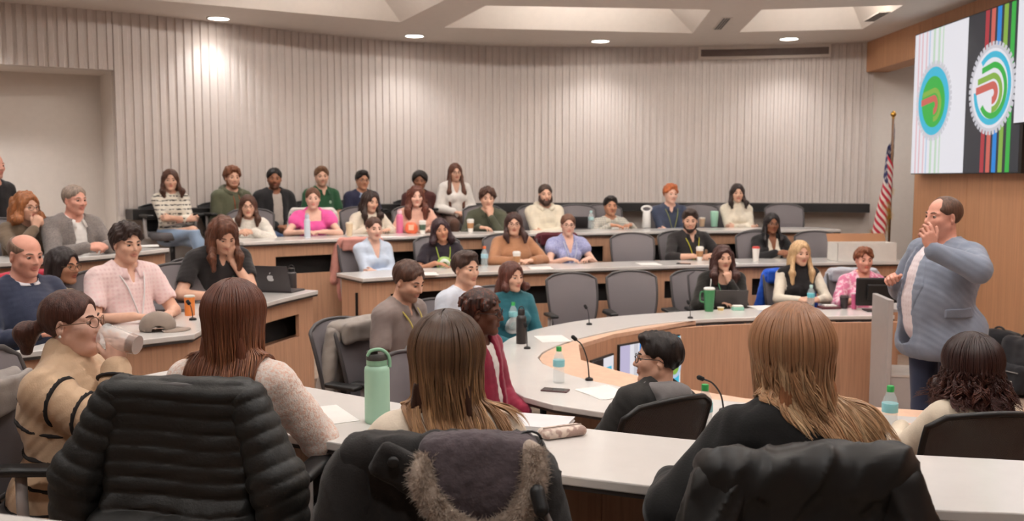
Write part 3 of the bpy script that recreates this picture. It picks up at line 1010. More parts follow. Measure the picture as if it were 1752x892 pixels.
def do_lanyard(c, col=(176, 168, 40), badge=None):
    TC, Lt, bel = c['TC'], c['Lt'], c['bel']
    ra = c['neck'][0].r1
    m = MB()
    for q in (-1, 1):
        pts = [TC(q * .0, -ra - .045, Lt + .012), TC(q * (ra + .022), -.03, Lt + .020), TC(q * (ra + .026), .055, Lt - .015), TC(q * .062, .125, Lt - .09), TC(q * .035, .150 + .06 * bel, Lt - .19), TC(q * .006, .158 + .16 * bel, Lt - .30)]
        m.tube(spline(pts, 4), .0055, 6)
    o = m.build('lanyard', plain('lanyard_%d_%d_%d' % tuple(col), tuple(col), .7), c['root'], True)
    if badge:
        b = MB(); b.box((-.036, .158, .0), (.036, .163, .10), bev=.002)
        o = b.build('name_badge', plain('badge_%d_%d_%d' % tuple(badge), tuple(badge), .4), c['root'])
        Mx = Matrix([list(map(float, r)) + [0] for r in c['Rc']] + [[0, 0, 0, 1]])
        p = TC(0, .162 * bel, Lt - .40)
        o.matrix_local = Matrix.Translation(Vector(p)) @ Mx
# ------------------------------------------------------------------ the room
M_WALL = plain('ribbed_wall_paint', (206, 196, 190), .65, var=.02)
M_PLAIN = plain('beige_wall_paint', (222, 213, 205), .7, var=.02)
M_CEIL = plain('ceiling_paint', (220, 210, 201), .8, var=.02)
M_WOOD = wood('oak_veneer', (194, 150, 121))
M_WOODW = wood('oak_wall_veneer', (192, 143, 107), (38, 38, 1.5), .55, .86)
M_LEDGE = wood('lit_oak_ledge', (222, 184, 158), (20, 20, 20), .45, .92)  # lighter than the desk oak: lamp light on the top put into its colour
M_WHITE = plain('white_quartz_top', (217, 213, 209), .16, var=.015)
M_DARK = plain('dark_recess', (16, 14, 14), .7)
M_EDGE = plain('dark_edge_band', (58, 50, 46), .5)
M_CARPET = plain('carpet', (150, 132, 118), .95, var=.12, bump=.5, bscale=400)
M_RAIL = plain('black_rail', (17, 16, 17), .45)
M_GREY = plain('grey_laminate', (168, 162, 160), .5, var=.03)
M_METAL = plain('brushed_metal', (170, 168, 166), .35, metal=.9)
M_BRASS = plain('brass', (196, 150, 70), .3, metal=.9)
def struct(o):
    o['kind'] = 'structure'
    return o
class Curve:
    def __init__(s, pts, n=10, smooth=True):
        p = spline(pts, n) if smooth else pts
        s.p = np.array([q[:2] for q in p], float)
        d = np.linalg.norm(np.diff(s.p, axis=0), axis=1)
        s.s = np.concatenate([[0], np.cumsum(d)]); s.L = s.s[-1]
    def at(s, t):
        t = min(max(t, 0), s.L)
        return A3(np.interp(t, s.s, s.p[:, 0]), np.interp(t, s.s, s.p[:, 1]))
    def nrm(s, t):
        d = s.at(t + .03) - s.at(t - .03); d = d / np.linalg.norm(d)
        return A3(-d[1], d[0])
    def off(s, t, k):
        return s.at(t) + s.nrm(t) * k
def ribbon(m, c, t0, t1, k0, k1, z0, z1, step=.12):
    """a wall along curve c from arc length t0 to t1, between offsets k0 and k1"""
    n = max(1, int((t1 - t0) / step))
    ts = [t0 + (t1 - t0) * i / n for i in range(n + 1)]
    m.rings([[(*c.off(t, k0), z0), (*c.off(t, k1), z0), (*c.off(t, k1), z1), (*c.off(t, k0), z1)] for t in ts])

# back wall: ribbed, on a long curve; an opening at its left end
wp = [P(x, y, CEIL)[:2] for x, y in ((0, 3), (200, 20), (350, 36), (500, 53), (650, 68), (800, 77), (960, 80), (1190, 80), (1350, 77), (1497, 72))]
wp = [(2 * wp[0][0] - wp[1][0], 2 * wp[0][1] - wp[1][1])] + wp
WC = Curve(wp)
t_op = min(np.linspace(0, WC.L, 2000), key=lambda t: abs(WC.at(t)[0] - PY(199, 200, WC.at(t)[1])[0]))
def ribbed(name, t0, t1, z0, z1):
    pit, dep = .098, .020
    V, F = [], []
    t = t0; prof = []
    while t < t1 - 1e-6:
        for f, k in ((0, 0), (.50, 0), (.58, dep), (.92, dep)):
            if t + f * pit <= t1: prof.append((t + f * pit, k))
        t += pit
    prof.append((t1, 0))
    for a, k in prof:
        q = WC.off(a, k)
        V += [(*q, z0), (*q, z1)]
    for i in range(len(prof) - 1):
        F.append((2 * i, 2 * i + 2, 2 * i + 3, 2 * i + 1))
    n = len(prof); b = len(V)
    for a, k in prof:                        # the back of the slab
        q = WC.off(a, .16); V += [(*q, z0), (*q, z1)]
    for i in range(n - 1):
        F.append((b + 2 * i, b + 2 * i + 1, b + 2 * i + 3, b + 2 * i + 2))
    F += [(0, 1, b + 1, b), (2 * n - 2, b + 2 * n - 2, b + 2 * n - 1, 2 * n - 1)]
    for i in range(n - 1):
        F.append((2 * i, b + 2 * i, b + 2 * i + 2, 2 * i + 2)); F.append((2 * i + 1, 2 * i + 3, b + 2 * i + 3, b + 2 * i + 1))
    return struct(link(name, mesh_np(name, V, F, False), M_WALL))
ribbed('wall_back', t_op, WC.L, 1.50, CEIL)
m = MB(); ribbon(m, WC, t_op, WC.L, 0, .16, 0, 1.50); struct(m.build('wall_back_lower', M_PLAIN))
ribbed('wall_back_header', 0, t_op, PY(197, 120, WC.at(t_op)[1])[2], CEIL)
m = MB(); ribbon(m, WC, 0, t_op, .75, .85, 0, CEIL); ribbon(m, WC, t_op - .02, t_op + .10, .10, .85, 0, CEIL)
ribbon(m, WC, 0, t_op, .15, .80, PY(197, 120, WC.at(t_op)[1])[2], PY(197, 120, WC.at(t_op)[1])[2] + .04)
struct(m.build('wall_niche', M_PLAIN))
# black counter rail along the ribbed wall
m = MB(); ribbon(m, WC, t_op + .06, WC.L - .03, -.34, -.005, 1.47, 1.585)
tag(m.build('wall_rail', M_RAIL), 'long black rail along the foot of the ribbed wall', 'rail')
# plain shell round the rest
XW = 4.80
wend = WC.at(WC.L)
def slab(name, a, b, mat, rot=None):
    m = MB(); m.box(a, b); return struct(m.build(name, mat))
slab('wall_flag_side', (wend[0] - .02, wend[1] + .02, 0), (6.8, wend[1] + .14, CEIL), M_PLAIN)
slab('wall_passage', (6.7, 10.5, 0), (6.8, wend[1], CEIL), M_PLAIN)
slab('wall_left', (-7.2, -3, 0), (-7.05, 9.0, CEIL), M_PLAIN)
m = MB(); q0 = WC.at(0); m.prism([(-7.2, 8.8), (q0[0], q0[1] + .82), (q0[0], q0[1] + .95), (-7.2, 8.95)], 0, CEIL)
struct(m.build('wall_left_corner', M_PLAIN))
slab('wall_rear', (-7.2, -3.15, 0), (XW + .3, -3, CEIL), M_PLAIN)
m = MB()
ys = [11.2, 9.9, 8.6, 7.3, 6.0, 4.7, 3.4, 2.1, .8, -.5, -1.8, -3]
for a, b in zip(ys, ys[1:]):
    m.box((XW, b + .004, 0), (XW + .12, a - .004, CEIL))
struct(m.build('wall_right', M_WOODW))
slab('wall_right_core', (XW + .01, -3, 0), (XW + .3, 11.19, CEIL - .01), M_WOODW)
slab('trim_1', (XW, 11.2, 3.36), (XW + .3, wend[1] + .02, CEIL), M_WOODW)
slab('floor', (-7.2, -3.2, -.12), (6.9, 14.5, 0), M_CARPET)

# ceiling with tapered coffers
cof = [[P(*q, CEIL)[:2] for q in ((685, 38), (745, 8))], [P(*q, CEIL)[:2] for q in ((760, 47), (1185, 57), (1208, 27))], [P(*q, CEIL)[:2] for q in ((1265, 55), (1475, 50), (1530, 18))]]
def back(a, b, k): return (a[0] + (b[0] - a[0]) * k, a[1] + (b[1] - a[1]) * k)
c1b, c1c = cof[0][0], back(cof[0][0], cof[0][1], 1.55)
C1 = [(-3.9, 9.72), c1b, c1c, (-2.75, 8.35)]
C2 = [cof[1][0], cof[1][1], back(cof[1][1], cof[1][2], 1.3), (-.28, 10.15)]
C3 = [cof[2][0], cof[2][1], back(cof[2][1], cof[2][2], 1.25), (2.72, 10.4)]
near = [[(-.2, 9.5), (2.1, 9.75), (2.05, 7.7), (0, 7.7)], [(2.6, 9.8), (4.2, 9.6), (4.2, 7.7), (2.6, 7.7)], [(-2.9, 7.6), (-.7, 8.6), (-.5, 6.9), (-2.4, 6.4)],
        [(0, 6.9), (2.1, 6.9), (2.1, 4.6), (0, 4.6)], [(2.6, 6.9), (4.2, 6.9), (4.2, 4.6), (2.6, 4.6)], [(-3.2, 5.8), (-.6, 6.1), (-.6, 4.4), (-3.2, 4.4)],
        [(0, 3.8), (2.1, 3.8), (2.1, 1.6), (0, 1.6)], [(2.6, 3.8), (4.2, 3.8), (4.2, 1.6), (2.6, 1.6)], [(-3.2, 3.6), (-.6, 3.6), (-.6, 1.6), (-3.2, 1.6)]]
holes = [C1, C2, C3] + near
bm = bmesh.new()
def loop(pts, z):
    vs = [bm.verts.new((*p, z)) for p in pts]
    return [bm.edges.new((vs[i], vs[(i + 1) % len(vs)])) for i in range(len(vs))]
ed = loop([(-7.2, -3.15), (6.8, -3.15), (6.8, 14.6), (-7.2, 14.6)], CEIL)
for h in holes: ed += loop(h, CEIL)
bmesh.ops.triangle_fill(bm, use_beauty=True, use_dissolve=False, edges=ed)
me = bpy.data.meshes.new('ceiling'); bm.to_mesh(me); bm.free()
struct(link('ceiling', me, M_CEIL))
m = MB(); m.box((-7.2, -3.15, CEIL + .62), (6.8, 14.6, CEIL + .7)); struct(m.build('ceiling_slab', M_CEIL))
M_LED = emit('led_strip', (255, 249, 242), 75.0)
M_LED_DIM = emit('led_strip_dim', (255, 249, 242), 30.0)
for i, h in enumerate(holes):
    cx = sum(p[0] for p in h) / 4; cy = sum(p[1] for p in h) / 4
    inn = [(p[0] + (cx - p[0]) * .26, p[1] + (cy - p[1]) * .26) for p in h]
    m = MB()
    lo = [m.bm.verts.new((*p, CEIL)) for p in h]; hi = [m.bm.verts.new((*p, CEIL + .30)) for p in inn]
    for k in range(4): m.face([lo[k], lo[(k + 1) % 4], hi[(k + 1) % 4], hi[k]])
    m.face(hi)
    struct(m.build('trim_%d' % (i + 2), M_CEIL))
    # the cove lamp of the coffer: a strip along the inside of the near lip, below the slope
    m = MB()
    p0 = (h[3][0] + (cx - h[3][0]) * .30, h[3][1] + (cy - h[3][1]) * .30); p1 = (h[2][0] + (cx - h[2][0]) * .30, h[2][1] + (cy - h[2][1]) * .30)
    m.tube([(*p0, CEIL + .24), (*p1, CEIL + .24)], .022, 8)
    where = ['left end of the ceiling', 'middle of the back ceiling', 'corner above the flag'][i] if i < 3 else 'ceiling'
    o = tag(m.build('cove_light', M_LED if i < 9 else M_LED_DIM), 'slim warm cove light inside the coffer at the ' + where if i < 3 else 'slim warm cove light added in an unseen ceiling coffer over the desks', 'light', 'cove lights')  # coves of the unseen nearer coffers are added to light the room
# vents
def vent(name, label, a, b, w, z):
    t = thing(name, label, 'vent', ((a[0] + b[0]) / 2, (a[1] + b[1]) / 2, z), math.atan2(b[1] - a[1], b[0] - a[0]))
    L = math.dist(a, b) / 2
    m = MB(); m.box((-L, -w, -.006), (L, w, .004)); m.build('frame', M_CEIL, t)
    m = MB()
    for k in range(3): m.box((-L + .02, -w + .015 + k * (2 * w - .03) / 3, -.009), (L - .02, -w + .015 + (k + .72) * (2 * w - .03) / 3, -.005))
    m.build('slot', M_EDGE, t)
vent('ceiling_vent', 'narrow slot vent in the ceiling beam between two coffers', P(1228, 50, CEIL), P(1245, 30, CEIL), .06, CEIL)
vent('ceiling_vent', 'slot vent at the edge of the coffer over the flag', P(1487, 36, CEIL), P(1515, 20, CEIL), .07, CEIL - .001)
ta, tb = [min(np.linspace(0, WC.L, 3000), key=lambda t: abs(PY(x, 88, WC.at(t)[1])[0] - WC.at(t)[0])) for x in (1195, 1422)]
m = MB(); ribbon(m, WC, ta, tb, -.03, .01, PY(1300, 98, 13)[2], CEIL); o = m.build('air_grille', M_CEIL)
tag(o, 'long flat air grille at the top of the ribbed wall', 'vent')
m = MB(); ribbon(m, WC, ta + .03, tb - .03, -.038, -.025, PY(1300, 93, 13)[2], PY(1300, 81, 13)[2]); m.build('slot', plain('grille_grey', (112, 98, 92), .6), o)

# downlights
M_LENS = emit('lamp_lens', (255, 246, 236), 14)
M_RIM = plain('white_rim', (235, 232, 228), .4)
def downlight(x, y, z, watts, label, size=100, blend=.7, group=None, aim=None):
    t = thing('downlight', label, 'ceiling light', (x, y, z), 0, group)
    m = MB(); m.lathe([(.135, 0), (.135, -.010), (.118, -.012), (.112, .0)], 28, cap=False); m.build('rim', M_RIM, t, True)
    m = MB(); m.lathe([(.001, -.0065), (.114, -.0065)], 28, cap=False); m.build('lens', M_LENS, t)
    ld = bpy.data.lights.new('downlight_lamp', 'SPOT'); ld.energy = watts; ld.color = LIGHT_COL; ld.spot_size = R_(size); ld.spot_blend = blend; ld.shadow_soft_size = .11
    lo = bpy.data.objects.new('downlight_lamp', ld); COL.objects.link(lo); lo.parent = t; lo.location = (0, 0, -.04)
    if aim: lo.rotation_euler = aim
wl = [((374, 31), 'round downlight left of the others along the ribbed wall'), ((709, 61), 'round downlight above the long-haired woman by the wall'),
      ((1027, 70), 'round downlight in the middle of the back ceiling'), ((1350, 66), 'round downlight nearest the flag along the ribbed wall')]
for (px, py), lab in wl:
    q = P(px, py, CEIL)
    downlight(q[0], q[1], CEIL, DOWNLIGHT_W, lab, 125, .8)
q = P(374, 31, CEIL); downlight(q[0] - 2.2, q[1] - 1.75, CEIL, DOWNLIGHT_W * 3, 'added round downlight brightening the plain niche, unseen at the far left', 125, .8)  # extra lamp out of view, added to brighten the niche
for x, y in ((-.62, 8.9), (2.36, 8.6), (-.3, 5.6), (2.36, 5.8), (4.45, 7.2), (-3.5, 7.1), (-3.6, 4.3), (-.3, 3.3), (2.36, 3.1), (-3.5, 1.9), (-.3, 1.0), (2.36, .6), (-5.4, 5.2), (-5.3, 7.7), (4.5, 4.2)):  # unseen lamps added over the room for its general light
    downlight(x, y, CEIL, ROOM_SPOT_W, 'added round downlight, unseen, lighting the rows of desks', 150, .9, 'added downlights over the desks')

downlight(5.55, 11.75, CEIL, 60, 'added round downlight brightening the passage behind the flag', 140, .9)  # lamp added out of view so the wall by the flag is brighter

# tiers
inA = [(3.30, 7.99), (2.11, 7.89), (1.53, 7.74), (1.04, 7.45), (.55, 6.92), (.27, 6.45), (.17, 6.10), (.24, 5.78), (.44, 5.42), (.78, 5.10), (1.25, 4.84), (1.85, 4.60), (2.6, 4.38), (3.4, 4.2)]
outA = [(3.33, 8.47), (2.15, 8.44), (1.20, 8.10), (.70, 7.82), (.25, 7.35), (-.03, 6.80), (-.12, 6.15), (-.08, 5.45), (.08, 4.95), (.40, 4.68), (.95, 4.38), (1.70, 4.10), (2.5, 3.88), (3.3, 3.70)]
inB = [(-1.34, 8.36), (-.85, 8.68), (-.2, 9.00), (.72, 9.32), (1.99, 9.70), (3.0, 9.92), (4.30, 10.09)]
inBL = [(-1.56, 7.48), (-1.74, 6.9), (-1.84, 6.3), (-1.86, 5.8), (-1.84, 5.36)]
outBL = [(-2.08, 7.72), (-2.26, 7.0), (-2.36, 6.3), (-2.46, 5.6), (-2.62, 4.72)]
inBN = [P(x, y, 1.03)[:2] for x, y in ((318, 628), (420, 642), (521, 661), (680, 689), (830, 712), (985, 731), (1192, 753), (1400, 768), (1579, 779), (1752, 788))] + [(2.6, 2.70), (3.6, 2.55)]
outBN = [(-2.05, 3.70)] + [P(x, y, 1.03)[:2] for x, y in ((300, 712), (420, 732), (540, 752), (700, 778), (953, 812), (1100, 830), (1290, 850), (1600, 873), (1752, 879))] + [(2.45, 2.2), (3.5, 2.05)]
inC = [(-2.61, 9.05), (-2.1, 9.42), (-1.4, 9.85), (-.7, 10.18), (.16, 10.48), (1.53, 10.90), (2.8, 11.15), (3.98, 11.3)]
inCL = [(-3.04, 8.28), (-3.20, 7.75), (-3.42, 7.3), (-3.80, 6.80), (-4.3, 6.2)]
def offs(pts, k):
    c = Curve(pts); n = 24
    return [tuple(c.off(c.L * i / n, k)) for i in range(n + 1)]
def tier(name, front, rest, z):
    m = MB(); m.prism(list(front) + rest, 0, z); return struct(m.build(name, M_CARPET))
fb = [tuple(q) for q in offs(inB, .14)][::-1] + [(-1.6, 7.62)] + offs(inBL, -.14) + [(-2.3, 5.1), (-2.4, 4.4)] + offs(inBN, -.14)
tier('floor_tier_1', [(4.78, 10.3)] + fb, [(4.78, 2.2), (4.78, -3), (-7.05, -3), (-7.05, 10.0), (-5.0, 11.5), (-2, 13.4), (4.78, 13.6)], .28)
fc = [tuple(q) for q in offs(inC, .14)][::-1] + [(-3.05, 8.45)] + offs(inCL, -.14)
tier('floor_tier_2', [(4.7, 11.5)] + fc, [(-7.05, 5.2), (-7.05, 10.0), (-5.0, 11.5), (-2, 13.4), (4.7, 13.6)], .56)
td = min(np.linspace(0, WC.L, 800), key=lambda t: abs(WC.at(t)[0] - .55))
dl = [tuple(WC.off(t, -1.15)) for t in np.linspace(t_op, td, 14)]
du = [tuple(WC.off(t, .1)) for t in np.linspace(td, t_op, 14)]
m = MB(); m.prism(dl + du, 0, .84); struct(m.build('floor_tier_3', M_CARPET))

# ------------------------------------------------------------------ desks
def desk_row(label, inner, outer, zt, z0, openings=None, group='curved rows of desks', ends=(1, 1), depth=.6, sign=1, panel_in=.05):
    ci = Curve(inner)
    n = 40
    t = thing('curved_desk', label, 'desk', (*ci.at(ci.L / 2), 0), 0, group)
    ox, oy = ci.at(ci.L / 2)
    if outer is None: po = [ci.off(ci.L * i / n, depth * sign) for i in range(n + 1)]
    else:
        co = Curve(outer); po = [co.at(co.L * i / n) for i in range(n + 1)]
    pi = [ci.at(ci.L * i / n) for i in range(n + 1)]
    L = lambda p, z: (p[0] - ox, p[1] - oy, z)
    m = MB(); m.rings([[L(a, zt - .032), L(b, zt - .032), L(b, zt), L(a, zt)] for a, b in zip(pi, po)])
    o = m.build('worktop', M_WHITE, t)
    bv = o.modifiers.new('bevel', 'BEVEL'); bv.width = .005; bv.segments = 2; bv.limit_method = 'ANGLE'; bv.angle_limit = R_(60)
    m = MB(); m.rings([[L(a + (b - a) * .012, zt - .046), L(b + (a - b) * .012, zt - .046), L(b + (a - b) * .012, zt - .032), L(a + (b - a) * .012, zt - .032)] for a, b in zip(pi, po)])
    m.build('edge_band', M_EDGE, t)
    cl = Curve([(p[0] - ox, p[1] - oy) for p in pi], smooth=False)
    k0, k1 = panel_in * sign, (panel_in + .03) * sign
    if openings:
        m = MB(); ribbon(m, cl, 0, cl.L, k0, k1, zt - .165, zt - .046); m.build('apron', M_WOOD, t)
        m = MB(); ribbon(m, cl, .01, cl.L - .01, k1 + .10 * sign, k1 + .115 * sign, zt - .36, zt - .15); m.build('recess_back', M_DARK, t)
        x = 0
        for a, b in openings + [(cl.L, cl.L)]:
            a, b = min(a, cl.L), min(b, cl.L)
            if a - x > .02:
                m = MB(); ribbon(m, cl, x, a, k0, k1, z0, zt - .165); m.build('front_panel', M_WOOD, t)
            if b - a > .02:
                m = MB(); ribbon(m, cl, a, b, k0, k1, z0, zt - .345); m.build('front_panel', M_WOOD, t)
            x = b
    else:
        x = 0; w = cl.L / max(1, round(cl.L / 1.15))
        while x < cl.L - .05:
            m = MB(); ribbon(m, cl, x + .002, min(x + w, cl.L) - .002, k0, k1, z0, zt - .046); m.build('front_panel', M_WOOD, t)
            x += w
    for e, i in zip(ends, (0, n)):
        if e:
            a, b = pi[i], po[i]
            i2 = 1 if i == 0 else n - 1
            ins = (pi[i2] - pi[i]); ins = ins / np.linalg.norm(ins)
            a2 = a + (b - a) * (panel_in / np.linalg.norm(b - a)) + ins * .03; b2 = a + (b - a) * .92 + ins * .03
            m = MB(); m.prism([L(a2, 0), L(b2, 0), L(b2 + ins * .03, 0), L(a2 + ins * .03, 0)], z0 if e == 1 else z0, zt - .046)
            m.build('end_panel', M_WOOD, t)
    return t
desk_row('innermost curved white desk, the wood-fronted one beside the speaker', inA, outA, .75, 0, None, ends=(1, 1))
desk_row('second curved desk, in front of the woman in the brown sweater', inB, None, 1.03, 0, [(.30, 1.0), (1.30, 2.0), (2.25, 2.95), (3.2, 3.95), (4.2, 5.1), (5.3, 6.1)])
desk_row('short curved desk under the grey cap and the open laptop', inBL, outBL, 1.03, 0, [(.22, .82), (1.05, 1.9)], sign=-1)
desk_row('nearest curved desk, with the mint bottle on its bare white top', inBN, outBN, 1.03, 0, None, sign=-1, ends=(0, 0))
desk_row('rearmost curved desk, under the white jug-shaped bottle', inC, None, 1.31, .28, [(.35, .95), (1.25, 1.95), (2.3, 3.0), (3.3, 4.1), (4.4, 5.15), (5.4, 6.2), (6.5, 7.2)])
desk_row('short rear desk where the man in the grey jacket sits', inCL, None, 1.31, .28, [(.2, .95), (1.2, 1.8)], sign=-1, depth=.62)
# the corner of one more white desk, nearest of all at the left
a, b = P(0, 879.5, 1.31), P(110, 893, 1.31)
d = unit(A3(b[0] - a[0], b[1] - a[1], 0)); nn = A3(d[1], -d[0], 0)
c0 = A3(*a) - d * .9; c1 = A3(*b) + d * .12
t = thing('curved_desk', 'white desk corner poking in at the very bottom left', 'desk', (float(c0[0]), float(c0[1]), 0), 0)
pp = [q - c0 for q in (c0, c1, c1 + nn * .5, c0 + nn * .5)]
m = MB(); m.prism([tuple(q) for q in pp], 1.278, 1.31); m.build('worktop', M_WHITE, t)
pq = [q - c0 + nn * .06 for q in (c0, c1 - d * .05)]; m = MB(); m.prism([tuple(pq[0]), tuple(pq[1]), tuple(pq[1] + nn * .03), tuple(pq[0] + nn * .03)], .28, 1.278); m.build('front_panel', M_WOOD, t)

# inner ledge of the ring desk, with its screens
fz = .742
fac = [P(x, y, fz)[:2] for x, y in ((1192, 548), (1050, 572), (990, 590), (994, 616), (1046, 632), (1188, 668), (1275, 682))]
fac = [(1.54, 7.75)] + fac[1:] + [(1.9, 4.78), (2.6, 4.56), (3.4, 4.38)]
cin = Curve(inA)
t = thing('monitor_console', 'oak ledge following the inside of the ring desk and holding its screens', 'console', (.6, 6.2, 0))
m = MB()
edge = [tuple(cin.off(s_, .012)) for s_ in np.linspace(1.80, cin.L, 46)]
pl = [(p[0] - .6, p[1] - 6.2) for p in fac] + [(p[0] - .6, p[1] - 6.2) for p in edge[::-1]]
m.prism(pl, fz - .03, fz); m.build('ledge', M_LEDGE, t)
for a, b in zip(fac, fac[1:]):
    d = unit(A3(b[0] - a[0], b[1] - a[1], 0)); nrm = A3(d[1], -d[0], 0)
    A = A3(a[0] - .6, a[1] - 6.2, 0); B = A3(b[0] - .6, b[1] - 6.2, 0)
    m = MB(); m.prism([tuple(A), tuple(B), tuple(B + nrm * .02), tuple(A + nrm * .02)], 0, fz - .03); m.build('front_panel', M_WOOD, t)
# ------------------------------------------------------------------ screens
def screen_mat(name, c, s=1.0):
    return emit(name, c, s)
_emit = emit
def emit(n, c, k): return _emit(n, c, k * .64)
SC = dict(white=emit('screen_white', (250, 248, 255), 1.05), slate=emit('screen_slate', (62, 64, 72), .9), red=emit('screen_red', (196, 62, 74), 1), coral=emit('screen_coral', (228, 112, 100), 1),
          blue=emit('screen_blue', (40, 150, 240), 1), cyan=emit('screen_cyan', (70, 205, 240), 1), lime=emit('screen_lime', (150, 196, 80), 1), green=emit('screen_green', (64, 196, 80), 1), pale=emit('screen_pale', (226, 224, 232), 1),
          palered=emit('screen_pale_red', (250, 205, 212), 1), palegreen=emit('screen_pale_green', (214, 240, 214), 1), paleblue=emit('screen_pale_blue', (205, 226, 250), 1), black=emit('screen_black', (20, 22, 28), .6), lilac=emit('screen_lilac', (214, 206, 240), 1))
def flat(mb, pts, lift):
    mb.poly([(x, -lift, z) for x, z in pts])
def disc(c, r, n=40, a0=0, a1=2 * PI, rx=1.):
    return [(c[0] + r * rx * math.cos(a0 + (a1 - a0) * i / n), c[1] + r * math.sin(a0 + (a1 - a0) * i / n)) for i in range(n + (0 if a1 - a0 >= 2 * PI - 1e-6 else 1))]
def band(c, r0, r1, a0, a1, tail=0, n=30):
    """an arc band that bends into a straight tail to the left at its top end"""
    o = [(c[0] + r1 * math.cos(a0 + (a1 - a0) * i / n), c[1] + r1 * math.sin(a0 + (a1 - a0) * i / n)) for i in range(n + 1)]
    q = [(c[0] + r0 * math.cos(a0 + (a1 - a0) * i / n), c[1] + r0 * math.sin(a0 + (a1 - a0) * i / n)) for i in range(n + 1)]
    return o, q
def emblem(parent, c, R, dark, lift):
    """a ring of small teeth round a disc of swooping bands"""
    k = 0
    def put(name, pts, mat):
        nonlocal k
        k += 1
        mb = MB(); mb.poly([(x, -(lift + .0012 * k), z) for x, z in pts]); mb.build(name, SC[mat], parent)
    teeth = []
    for i in range(44):
        a = 2 * PI * i / 44
        for da, rr in ((-.055, 1.12), (-.045, 1.22), (.045, 1.22), (.055, 1.12)):
            teeth.append((c[0] + R * rr * math.cos(a + da), c[1] + R * rr * math.sin(a + da)))
    put('toothed_ring', teeth, 'pale')
    put('disc', disc(c, R * 1.04, 48), 'white' if dark else 'cyan')
    if not dark: put('disc', disc((c[0] - R * .02, c[1] - R * .04), R * .80, 40), 'green')
    bands = [('cyan', .96, .80), ('green', .74, .58), ('lime', .52, .36), ('coral', .30, .10)]
    for name, r1, r0 in bands:
        top = 1.0 * PI * .72 if name == 'cyan' else PI / 2
        a0 = -PI * (.98 if name in ('cyan',) else .80 if name == 'green' else .5)
        cc = (c[0] + R * (.02 if name == 'cyan' else .06), c[1] - R * (0 if name == 'cyan' else .06 if name == 'green' else .12))
        o, q = band(cc, r0 * R, r1 * R, a0, top)
        pts = o + ([(c[0] - R * (.80 if name == 'coral' else .70 if name == 'lime' else .50), cc[1] + r1 * R * (.92)), (c[0] - R * (.80 if name == 'coral' else .70 if name == 'lime' else .50), cc[1] + r0 * R * (.92))] if name != 'cyan' else []) + q[::-1]
        n = len(o)
        k += 1
        mb = MB()
        vo = [mb.bm.verts.new((x, -(lift + .0012 * k), z)) for x, z in o]; vq = [mb.bm.verts.new((x, -(lift + .0012 * k), z)) for x, z in q]
        for i in range(n - 1): mb.face([vo[i], vo[i + 1], vq[i + 1], vq[i]])
        if name != 'cyan':
            xl = c[0] - R * (.80 if name == 'coral' else .72 if name == 'lime' else .52)
            e0 = mb.bm.verts.new((xl, -(lift + .0012 * k), cc[1] + r1 * R - .10 * R)); e1 = mb.bm.verts.new((xl, -(lift + .0012 * k), cc[1] + r0 * R - .10 * R))
            mb.face([vo[-1], e0, e1, vq[-1]])
        mb.build('band', SC[name], parent)
# big display on the wood wall; local x runs from its far edge towards the camera
XS = 4.67
yf, yn = 11.0, PY(1744, 292, 8.6)[1] + .02
yn = 8.62
z0_, z1_ = 1.985, 3.57
t = thing('video_display', 'huge wall display split into a white half and a slate half', 'screen', (XS, yf, 0), -PI / 2)
Wd = yf - yn
m = MB(); m.box((0, .0, z0_ - .01), (Wd, .12, z1_ + .01)); m.build('housing', BLACK_PL, t)
xs = 1.27
m = MB(); m.poly([(.004, -.002, z0_), (xs, -.002, z0_), (xs, -.002, z1_), (.004, -.002, z1_)]); m.build('white_half', SC['white'], t)
m = MB(); m.poly([(xs, -.002, z0_), (Wd - .05, -.002, z0_), (Wd - .05, -.002, z1_), (xs, -.002, z1_)]); m.build('slate_half', SC['slate'], t)
def stripe(x0, x1, mat, lift=.004, z0=None, z1=None):
    m = MB(); m.poly([(x0, -lift, z0 or z0_), (x1, -lift, z0 or z0_), (x1, -lift, z1 or z1_), (x0, -lift, z1 or z1_)]); m.build('stripe', SC[mat], t)
for x, w, c in ((.10, .035, 'palered'), (.19, .035, 'palered'), (.30, .03, 'palered'), (.375, .03, 'paleblue'), (.48, .05, 'palegreen'), (.60, .05, 'palegreen'), (.70, .03, 'palegreen')):
    stripe(x, x + w, c)
emblem(t, (.54, 2.78), .36, False, .008)
for x, c in ((1.62, 'red'), (1.735, 'coral'), (1.85, 'blue'), (1.97, 'lime'), (2.10, 'green')):
    stripe(x, x + .075, c)
emblem(t, (1.80, 2.80), .37, True, .008)
t = thing('video_display', 'second wall display, just its bright white edge in at the top right', 'screen', (XS - .1, yn - .02, 0), -PI / 2)
m = MB(); m.box((0, 0, 2.42), (1.6, .2, 3.7)); m.build('housing', BLACK_PL, t)
m = MB(); m.poly([(.004, -.002, 2.43), (1.59, -.002, 2.43), (1.59, -.002, 3.69), (.004, -.002, 3.69)]); m.build('white_picture', SC['white'], t)
